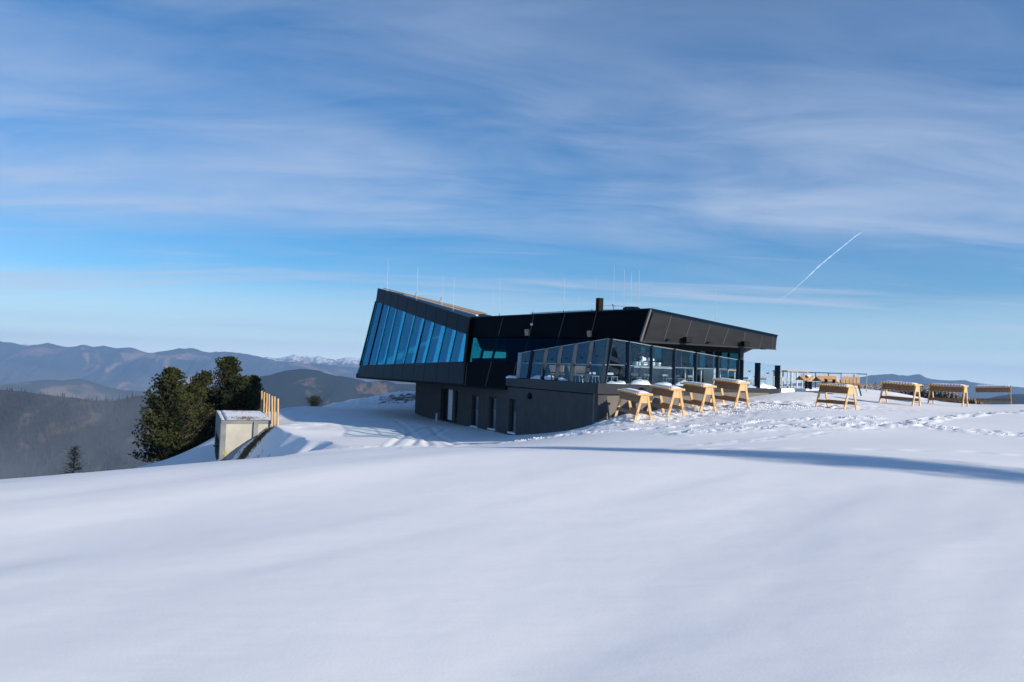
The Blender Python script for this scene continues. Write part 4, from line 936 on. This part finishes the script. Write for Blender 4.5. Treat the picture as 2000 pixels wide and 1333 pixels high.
# grey cabinet
v = loc(1388.5, 38.4); cbn = thing('service_cabinet', v, 'pale grey slatted cabinet standing behind the tall screen', 'cabinet')
MB().box(v+Vector((0,0,.42)), (.36,.6,.84), Matrix.Rotation(.66,3,'Z')).build('body', 'postlt', cbn, .01)
MB().box(v+Vector((0,0,.86)), (.42,.66,.05), Matrix.Rotation(.66,3,'Z')).build('top', 'steel', cbn, .01)
# counter with white folded cushions
ca_, cb2 = P(1237, 716, 35.0), P(1316, 719, 36.9); zc_ = .30
cn = thing('serving_counter', Vector((ca_.x, ca_.y, ZD)), 'long dark outdoor counter behind the tall screen', 'counter')
dv = Vector((cb2.x-ca_.x, cb2.y-ca_.y, 0)); nn_ = Vector((-dv.y, dv.x, 0)).normalized()
zc_ = ca_.z
MB().prism([Vector((ca_.x,ca_.y,ZD)), Vector((cb2.x,cb2.y,ZD)), Vector((cb2.x,cb2.y,zc_-.05)), Vector((ca_.x,ca_.y,zc_-.05))], nn_*.5).build('base', 'eave', cn)
MB().prism([Vector((ca_.x,ca_.y,zc_-.05))-nn_*.04, Vector((cb2.x,cb2.y,zc_-.05))-nn_*.04, Vector((cb2.x,cb2.y,zc_))-nn_*.04, Vector((ca_.x,ca_.y,zc_))-nn_*.04], nn_*.6).build('worktop', 'steel', cn)
ca0 = math.atan2(dv.y, dv.x)
for i, (x0, x1, lump) in enumerate([(1243,1254.5,0),(1257,1267.3,1),(1273,1281.3,1),(1286.3,1293,0)]):
    t = ((x0+x1)/2-1237)/79; p = ca_.lerp(cb2, t); p = Vector((p.x, p.y, zc_))+nn_*.25; w = px2m(x1-x0, p.y)*1.15
    lab = ['leftmost stack of white cushions on the counter, no snow on it','second stack of white cushions, topped with a snow lump, left of the pane joint','third stack of white cushions, snow-topped, right of the pane joint','rightmost and narrowest stack of white cushions on the counter'][i]
    tt = thing('cushion_stack', p, lab, 'cushions', 'stacks of white cushions on the counter')
    for k in range(3): MB().box(p+Vector((0,0,.035+.078*k)), (w, .4, .05), Matrix.Rotation(ca0,3,'Z')).build('cushion', simple('white_cushion', (.8,.82,.84), .8) if i+k == 0 else bpy.data.materials['white_cushion'], tt, .015)
    if lump:
        ico = MB()
        import bmesh
        bm = bmesh.new(); bmesh.ops.create_icosphere(bm, subdivisions=3, radius=.15)
        for q in bm.verts: q.co = Vector((q.co.x*1.0, q.co.y, q.co.z*.75))*(1+.5*noise.noise(q.co*9+Vector((i,0,0))))
        ico.add([p+Vector((0,0,.34))+q.co for q in bm.verts], [tuple(x.index for x in f_.verts) for f_ in bm.faces]); bm.free()
        ico.build('snow_lump', 'cap', tt, smooth=True)
# wooden benches seen through the leaning screen
for (x0, x1, y0, y1, d, lab) in [(1072,1101.5,713.5,727,36.7,'long wooden bench with solid back behind the middle leaning panes'),(1108,1145.5,714.5,729,35.3,'wooden bench with solid back nearer the leaning corner')]:
    a, b_ = P(x0, y0, d), P(x1, y0, d-.4); t = thing('wooden_bench', Vector((a.x, a.y, ZD)), lab, 'bench')
    lw = P((x0+x1)/2, y1, d).z
    MB().prism([Vector((a.x,a.y,a.z)), Vector((b_.x,b_.y,a.z)), Vector((b_.x-.03,b_.y+.02,lw)), Vector((a.x+.08,a.y,lw))], (.02,.06,0)).build('backrest', 'teak', t, .004)
    MB().prism([Vector((a.x+.08,a.y-.5,-.08)), Vector((b_.x,b_.y-.5,-.08)), Vector((b_.x,b_.y,-.08)), Vector((a.x+.08,a.y,-.08))], (0,0,-.05)).build('seat', 'teak', t)
    for q in (a, b_):
        MB().box(Vector((q.x+(.12 if q is a else -.1), q.y-.25, (ZD-.1)/2)), (.05,.4,abs(ZD+.1))).build('leg', 'post', t)
# furniture right of the screen: two trough benches, slatted lounger
def trough(px0, px1, y0, y1, d, lab, snow):
    a, b_ = P(px0, y0, d), P(px1, y0, d); zl = P(px0, y1, d).z; t = thing('sun_bench', Vector((a.x, a.y, ZD)), lab, 'bench')
    w = .22
    MB().prism([Vector((a.x,a.y,a.z)), Vector((b_.x,b_.y,a.z)), Vector((b_.x-.22,b_.y-.25,zl)), Vector((a.x+.12,a.y-.25,zl))], (0,.05,0)).build('backrest', 'teak', t, .004)
    MB().prism([Vector((a.x+.12,a.y-.7,zl-.02)), Vector((b_.x-.1,b_.y-.7,zl-.02)), Vector((b_.x-.1,b_.y-.2,zl-.02)), Vector((a.x+.12,a.y-.2,zl-.02))], (0,0,-.05)).build('seat', 'teak', t)
    MB().prism([Vector((b_.x-.05,b_.y,a.z-.02)), Vector((b_.x+.18,b_.y+.1,zl)), Vector((b_.x-.14,b_.y-.3,zl))], (.05,.0,0)).build('arm_panel', 'teak', t)
    MB().prism([Vector((a.x-.03,a.y,a.z-.05)), Vector((a.x+.10,a.y-.3,zl)), Vector((a.x-.2,a.y+.1,zl))], (-.04,.0,0)).build('arm_panel', 'brown', t)
    for q in (a.x+.2, b_.x-.3): MB().box(Vector((q, a.y-.4, (ZD+zl)/2-.05)), (.05,.45,abs(ZD-zl))).build('leg', 'post', t)
    if snow: MB().prism([Vector((a.x+.3,a.y-.02,a.z+.01)), Vector((b_.x-.1,b_.y-.02,a.z+.01)), Vector((b_.x-.3,b_.y-.2,zl+.12)), Vector((a.x+.4,a.y-.2,zl+.14))], (0,-.03,.02)).build('snow_patch', 'cap', t, .01)
trough(1563,1588,733,742.5,43.5,'wooden sun bench half covered with snow, left of the larger one', True)
trough(1596.5,1634,734,745,41.8,'large wooden sun bench with angled sides behind the lone bar stand', False)
# small table in front of the sun bench
t = thing('side_table', loc(1624, 41), 'small dark side table in front of the large sun bench', 'table')
p = loc(1621, 41); zt2 = P(1621, 741, 41).z
MB().box(Vector((p.x,p.y,zt2)), (.5,.4,.04)).build('tabletop', 'brown', t); [MB().box(Vector((p.x+s*.2,p.y,(zt2+ZD)/2)), (.04,.3,abs(zt2-ZD))).build('leg', 'post', t) for s in (-1,1)]
a, b_ = P(1645,736,40.5), P(1680.5,736.5,40.5); zl = P(1645,748.5,40.5).z
t = thing('slatted_lounger', Vector((a.x,a.y,ZD)), 'reclining lounger with a slatted wooden back and white legs', 'lounger')
for k in range(5):
    u0, u1 = k/5+.01, (k+1)/5-.03; p0, p1 = a.lerp(b_, u0), a.lerp(b_, u1)
    MB().prism([p0, p1, Vector((p1.x-.13,p1.y-.3,zl)), Vector((p0.x-.13,p0.y-.3,zl))], (0,.04,0)).build('back_slat', 'teak', t, .003)
MB().prism([Vector((a.x-.15,a.y-.9,zl-.02)), Vector((b_.x-.15,b_.y-.9,zl-.02)), Vector((b_.x-.13,b_.y-.3,zl-.02)), Vector((a.x-.13,a.y-.3,zl-.02))], (0,0,-.05)).build('seat', 'brown', t)
for u, m_ in ((.1,'white'),(.78,'white'),(.95,'post')):
    q = a.lerp(b_, u); MB().bar(Vector((q.x-.15,q.y-.2,zl)), Vector((q.x-.05,q.y-.35,ZD-.25)), .05, .05).build('leg', m_, t)
MB().bar(P(1644,730.5,41), P(1644,748,41), .03, .03).bar(P(1644,730.5,41), P(1673,731.5,41), .03, .03).bar(P(1673,731.5,41), P(1673,737,41), .03, .03).build('sunshade_frame', 'white', t)
# loose snow clods thrown up round the stands
cl = MB(); pts = []
for k in range(1500):
    seg = [gd(1215,822,28.6), gd(1420,800,30.2), gd(1480,795,31.5), gd(1600,797,32)]; t_ = random.random()**.8*3; j = min(2, int(t_))
    pts.append((seg[j][0]+(seg[j+1][0]-seg[j][0])*(t_-j)+random.gauss(0,.7), seg[j][1]+(seg[j+1][1]-seg[j][1])*(t_-j)+random.gauss(0,.9)))
for tk in (TRACK1, TRACK2):
    for k in range(420):
        j = random.randrange(len(tk)-1); u = random.random(); pts.append((tk[j][0]+(tk[j+1][0]-tk[j][0])*u+random.gauss(0,.15), tk[j][1]+(tk[j+1][1]-tk[j][1])*u+random.gauss(0,.28)))
zz = H(np.array([p[0] for p in pts]), np.array([p[1] for p in pts]))
for (x, y), z in zip(pts, zz):
    s = random.uniform(.010,.026)*random.choice((1,1,1.5)); c_ = Vector((x, y, z+s*.2)); vs = [c_+Vector((a*s*random.uniform(.7,1.3), b2*s*random.uniform(.7,1.3), q*s*random.uniform(.6,1.1))) for a, b2, q in ((1,0,0),(-1,0,0),(0,1,0),(0,-1,0),(0,0,1),(0,0,-1))]
    cl.add(vs, [(0,2,4),(2,1,4),(1,3,4),(3,0,4),(2,0,5),(1,2,5),(3,1,5),(0,3,5)])
o = cl.build('snow_clods', 'cap'); tag(o, 'loose snow clods scattered along the tracks and bar stands', 'snow', kind='stuff')

# ------------------------------------------------------------------ contrail
mc, nt, b = mat('contrail_vapour'); nt.nodes.remove(b)
df = N(nt, 'ShaderNodeBsdfDiffuse', Color=(.9,.92,.95,1)); tl = N(nt, 'ShaderNodeBsdfTranslucent', Color=(.9,.92,.95,1)); tr2 = N(nt, 'ShaderNodeBsdfTransparent')
ad1 = N(nt, 'ShaderNodeAddShader'); nt.links.new(df.outputs[0], ad1.inputs[0]); nt.links.new(tl.outputs[0], ad1.inputs[1])
nzc = N(nt, 'ShaderNodeTexNoise', Scale=.002, Detail=5.0); nt.links.new(coords(nt), nzc.inputs['Vector'])
lw = N(nt, 'ShaderNodeLayerWeight', Blend=.5); mm = N(nt, 'ShaderNodeMath', operation='MULTIPLY'); iv = N(nt, 'ShaderNodeMath', operation='SUBTRACT'); iv.inputs[0].default_value = 1
nt.links.new(lw.outputs['Facing'], iv.inputs[1]); nt.links.new(iv.outputs[0], mm.inputs[0]); nt.links.new(ramp(nt, nzc.outputs[0], [(.3,(.06,)*3),(.7,(.42,)*3)]), mm.inputs[1])
mxs = N(nt, 'ShaderNodeMixShader'); nt.links.new(mm.outputs[0], mxs.inputs[0]); nt.links.new(tr2.outputs[0], mxs.inputs[1]); nt.links.new(ad1.outputs[0], mxs.inputs[2]); nt.links.new(mxs.outputs[0], nt.nodes['Material Output'].inputs['Surface'])
ctp = [(1517,592,64000,14),(1545,571,58000,40),(1575,544,53000,62),(1600,520,50000,80),(1625,499,47000,80),(1650,479,45000,62),(1672,461,43000,40),(1686,452,42500,10)]
mb = MB(); ps = [P(x, y, d) for x, y, d, r in ctp]; kk = 10; vs = []
for i, p in enumerate(ps):
    ax = (ps[min(i+1, 7)]-ps[max(i-1, 0)]).normalized(); x_ = ax.orthogonal().normalized(); y_ = ax.cross(x_); r = ctp[i][3]*.55
    vs += [p+(x_*math.cos(a)+y_*math.sin(a))*r for a in [2*math.pi*j/kk for j in range(kk)]]
mb.add(vs, [(i*kk+j, i*kk+(j+1) % kk, (i+1)*kk+(j+1) % kk, (i+1)*kk+j) for i in range(7) for j in range(kk)])
o = mb.build('contrail', mc, None, smooth=True); tag(o, 'thin white contrail slanting up in the sky at the right', 'contrail')

# ------------------------------------------------------------------ air
HZ = True
if HZ:
    mh = bpy.data.materials.new('haze'); mh.use_nodes = True; nt = mh.node_tree; nt.nodes.clear()
    out = nt.nodes.new('ShaderNodeOutputMaterial'); pv = nt.nodes.new('ShaderNodeVolumePrincipled')
    pv.inputs['Color'].default_value = (.36, .60, 1.0, 1); pv.inputs['Density'].default_value = 5.6e-5; pv.inputs['Anisotropy'].default_value = .0
    nt.links.new(pv.outputs[0], out.inputs['Volume'])
    hb = MB().box((0, 7500, -750), (46000, 26500, 2500)).build('haze', mh); tag(hb, kind='stuff')

# smoke drifting in the valley on the left
mk = bpy.data.materials.new('smoke'); mk.use_nodes = True; nt = mk.node_tree; nt.nodes.clear()
out = nt.nodes.new('ShaderNodeOutputMaterial'); pv = nt.nodes.new('ShaderNodeVolumePrincipled'); pv.inputs['Color'].default_value = (.80, .87, 1.0, 1); pv.inputs['Anisotropy'].default_value = .1
tcs = nt.nodes.new('ShaderNodeTexCoord'); mps = nt.nodes.new('ShaderNodeMapping'); mps.inputs['Rotation'].default_value = (0, R(25), 0); mps.inputs['Scale'].default_value = (1.3, .5, .55); nt.links.new(tcs.outputs['Object'], mps.inputs[0])
nzs = N(nt, 'ShaderNodeTexNoise', Scale=.0085, Detail=5.0, Distortion=1.2); nt.links.new(mps.outputs[0], nzs.inputs['Vector'])
mrs = nt.nodes.new('ShaderNodeMapRange'); nt.links.new(nzs.outputs[0], mrs.inputs['Value'])
for nme, vv in zip(('From Min','From Max','To Min','To Max'), (.42, .70, 0.0, .0020)): mrs.inputs[nme].default_value = vv
nt.links.new(mrs.outputs[0], pv.inputs['Density']); nt.links.new(pv.outputs[0], out.inputs['Volume'])
mk.cycles.volume_step_rate = 4
c_ = P(70, 900, 900); bm = bmesh.new(); bmesh.ops.create_icosphere(bm, subdivisions=4, radius=1); 
for q in bm.verts: q.co = q.co*(1+.25*noise.noise(q.co*1.7))
me = bpy.data.meshes.new('smoke'); bm.to_mesh(me); bm.free(); me.materials.append(mk); so2 = bpy.data.objects.new('smoke', me); COL.objects.link(so2); so2.scale = (1,1,1)
for v_ in me.vertices: v_.co = Vector((v_.co.x*190, v_.co.y*260, v_.co.z*105))
so2.location = c_; tag(so2, 'bluish smoke drifting over the forest slope at the left', 'smoke', kind='stuff')

# ------------------------------------------------------------------ light
SUNAZ = Vector((.88, -.475, 0)).normalized(); EL = R(20)
sun = bpy.data.lights.new('sun', 'SUN'); sun.energy = 4.7; sun.angle = R(.5); sun.color = (1.0, .91, .79)
so = bpy.data.objects.new('sun', sun); COL.objects.link(so)
sdir = Vector((SUNAZ.x*math.cos(EL), SUNAZ.y*math.cos(EL), math.sin(EL)))
so.rotation_euler = sdir.to_track_quat('Z', 'Y').to_euler(); so.location = (30, -10, 30)
w = bpy.data.worlds.new('World'); sc.world = w; w.use_nodes = True; nt = w.node_tree; nt.nodes.clear()
out = nt.nodes.new('ShaderNodeOutputWorld'); bg = nt.nodes.new('ShaderNodeBackground'); bg.inputs['Strength'].default_value = .10
sky = nt.nodes.new('ShaderNodeTexSky'); sky.sky_type = 'NISHITA'; sky.sun_disc = False; sky.sun_elevation = EL; sky.altitude = 1900
sky.sun_rotation = math.atan2(SUNAZ.x, SUNAZ.y); sky.air_density = 1.0; sky.dust_density = .25; sky.ozone_density = 3.0
hs = N(nt, 'ShaderNodeHueSaturation'); hs.inputs['Saturation'].default_value = 1.38; nt.links.new(sky.outputs[0], hs.inputs['Color'])
tc = nt.nodes.new('ShaderNodeTexCoord'); sx = nt.nodes.new('ShaderNodeSeparateXYZ'); nt.links.new(tc.outputs['Generated'], sx.inputs[0])
def Mth(op, a, b_=None, clamp=False):
    m_ = nt.nodes.new('ShaderNodeMath'); m_.operation = op; m_.use_clamp = clamp
    for i, q in enumerate((a, b_)):
        if q is None: continue
        if isinstance(q, (int, float)): m_.inputs[i].default_value = q
        else: nt.links.new(q, m_.inputs[i])
    return m_.outputs[0]
zz_ = Mth('ADD', Mth('MAXIMUM', sx.outputs[2], 0.0), .10)
u_ = Mth('DIVIDE', sx.outputs[0], zz_); v_ = Mth('DIVIDE', sx.outputs[1], zz_)
cmb = nt.nodes.new('ShaderNodeCombineXYZ'); nt.links.new(u_, cmb.inputs[0]); nt.links.new(v_, cmb.inputs[1])
def cl_noise(scale, rot, loc_, sc_, det, dist, rough=.55):
    mp = nt.nodes.new('ShaderNodeMapping'); mp.inputs['Rotation'].default_value = (0,0,rot); mp.inputs['Location'].default_value = loc_; mp.inputs['Scale'].default_value = sc_
    nt.links.new(cmb.outputs[0], mp.inputs[0]); q = N(nt, 'ShaderNodeTexNoise', Scale=scale, Detail=det, Distortion=dist, Roughness=rough); nt.links.new(mp.outputs[0], q.inputs['Vector']); return q.outputs[0]
nA = cl_noise(.55, R(-20), (3.1, 1.7, 0), (.6, 1.15, 1), 4.0, .6)      # broad veils
nB = cl_noise(1.7, R(-32), (0.4, 7.3, 0), (.6, 1.5, 1), 10.0, .7, .60)  # fibres
def mapr(src, a, b_, c, d):
    q = nt.nodes.new('ShaderNodeMapRange'); q.clamp = True; nt.links.new(src, q.inputs['Value'])
    for nme, vv in zip(('From Min','From Max','To Min','To Max'), (a, b_, c, d)): q.inputs[nme].default_value = vv
    return q.outputs[0]
# cover by elevation (z of the direction): light near the horizon, a clearer belt, thick veils above
cr = nt.nodes.new('ShaderNodeValToRGB'); nt.links.new(sx.outputs[2], cr.inputs[0]); el = cr.color_ramp.elements
el[0].position = 0; el[0].color = (.30,)*3+(1,); el[1].position = .6; el[1].color = (.20,)*3+(1,)
for p_, c_ in ((.05,.22),(.10,.10),(.14,.22),(.19,.72),(.26,.68),(.36,.42)):
    e_ = el.new(p_); e_.color = (c_,)*3+(1,)
mixn = Mth('ADD', Mth('MULTIPLY', nA, .60), Mth('MULTIPLY', nB, .40))
dens = Mth('MULTIPLY', mapr(mixn, .33, .70, 0.0, 1.0), Mth('ADD', cr.outputs[0], .12))
nC = cl_noise(1.15, R(-8), (5.2, 2.9, 0), (.30, 1.7, 1), 8.0, .7, .58)   # thin low streaks
belt = mapr(sx.outputs[2], .02, .07, 0.0, 1.0); belt = Mth('MULTIPLY', belt, mapr(sx.outputs[2], .12, .20, 1.0, 0.0))
dens = Mth('ADD', Mth('MULTIPLY', dens, 1.1), Mth('MULTIPLY', Mth('MULTIPLY', mapr(nC, .52, .68, 0.0, .62), belt), 1.0), True)
mxw = nt.nodes.new('ShaderNodeMix'); mxw.data_type = 'RGBA'; nt.links.new(dens, mxw.inputs[0]); nt.links.new(hs.outputs[0], mxw.inputs[6]); mxw.inputs[7].default_value = (4.0, 4.75, 6.2, 1)
hzn = mapr(sx.outputs[2], 0.0, .10, .85, 0.0); mxh = nt.nodes.new('ShaderNodeMix'); mxh.data_type = 'RGBA'; nt.links.new(hzn, mxh.inputs[0]); nt.links.new(mxw.outputs[2], mxh.inputs[6]); mxh.inputs[7].default_value = (5.2, 7.2, 8.4, 1)
hz2 = mapr(sx.outputs[2], -.01, .04, .9, 0.0); mx2 = nt.nodes.new('ShaderNodeMix'); mx2.data_type = 'RGBA'; nt.links.new(hz2, mx2.inputs[0]); nt.links.new(mxh.outputs[2], mx2.inputs[6]); mx2.inputs[7].default_value = (11.5, 12.8, 12.2, 1)
nt.links.new(mx2.outputs[2], bg.inputs['Color']); nt.links.new(bg.outputs[0], out.inputs['Surface'])

sc.view_settings.view_transform = 'Standard'; sc.view_settings.look = 'None'; sc.view_settings.exposure = .40; sc.view_settings.gamma = 1
sc.cycles.max_bounces = 8; sc.cycles.transparent_max_bounces = 24; sc.cycles.volume_bounces = 0; sc.cycles.use_denoising = True
for o in COL.objects:
    if '_w' in o: del o['_w']
    for k_ in ('label', 'category', 'group'):
        if o.parent is not None and k_ in o and k_ != 'label': del o[k_]
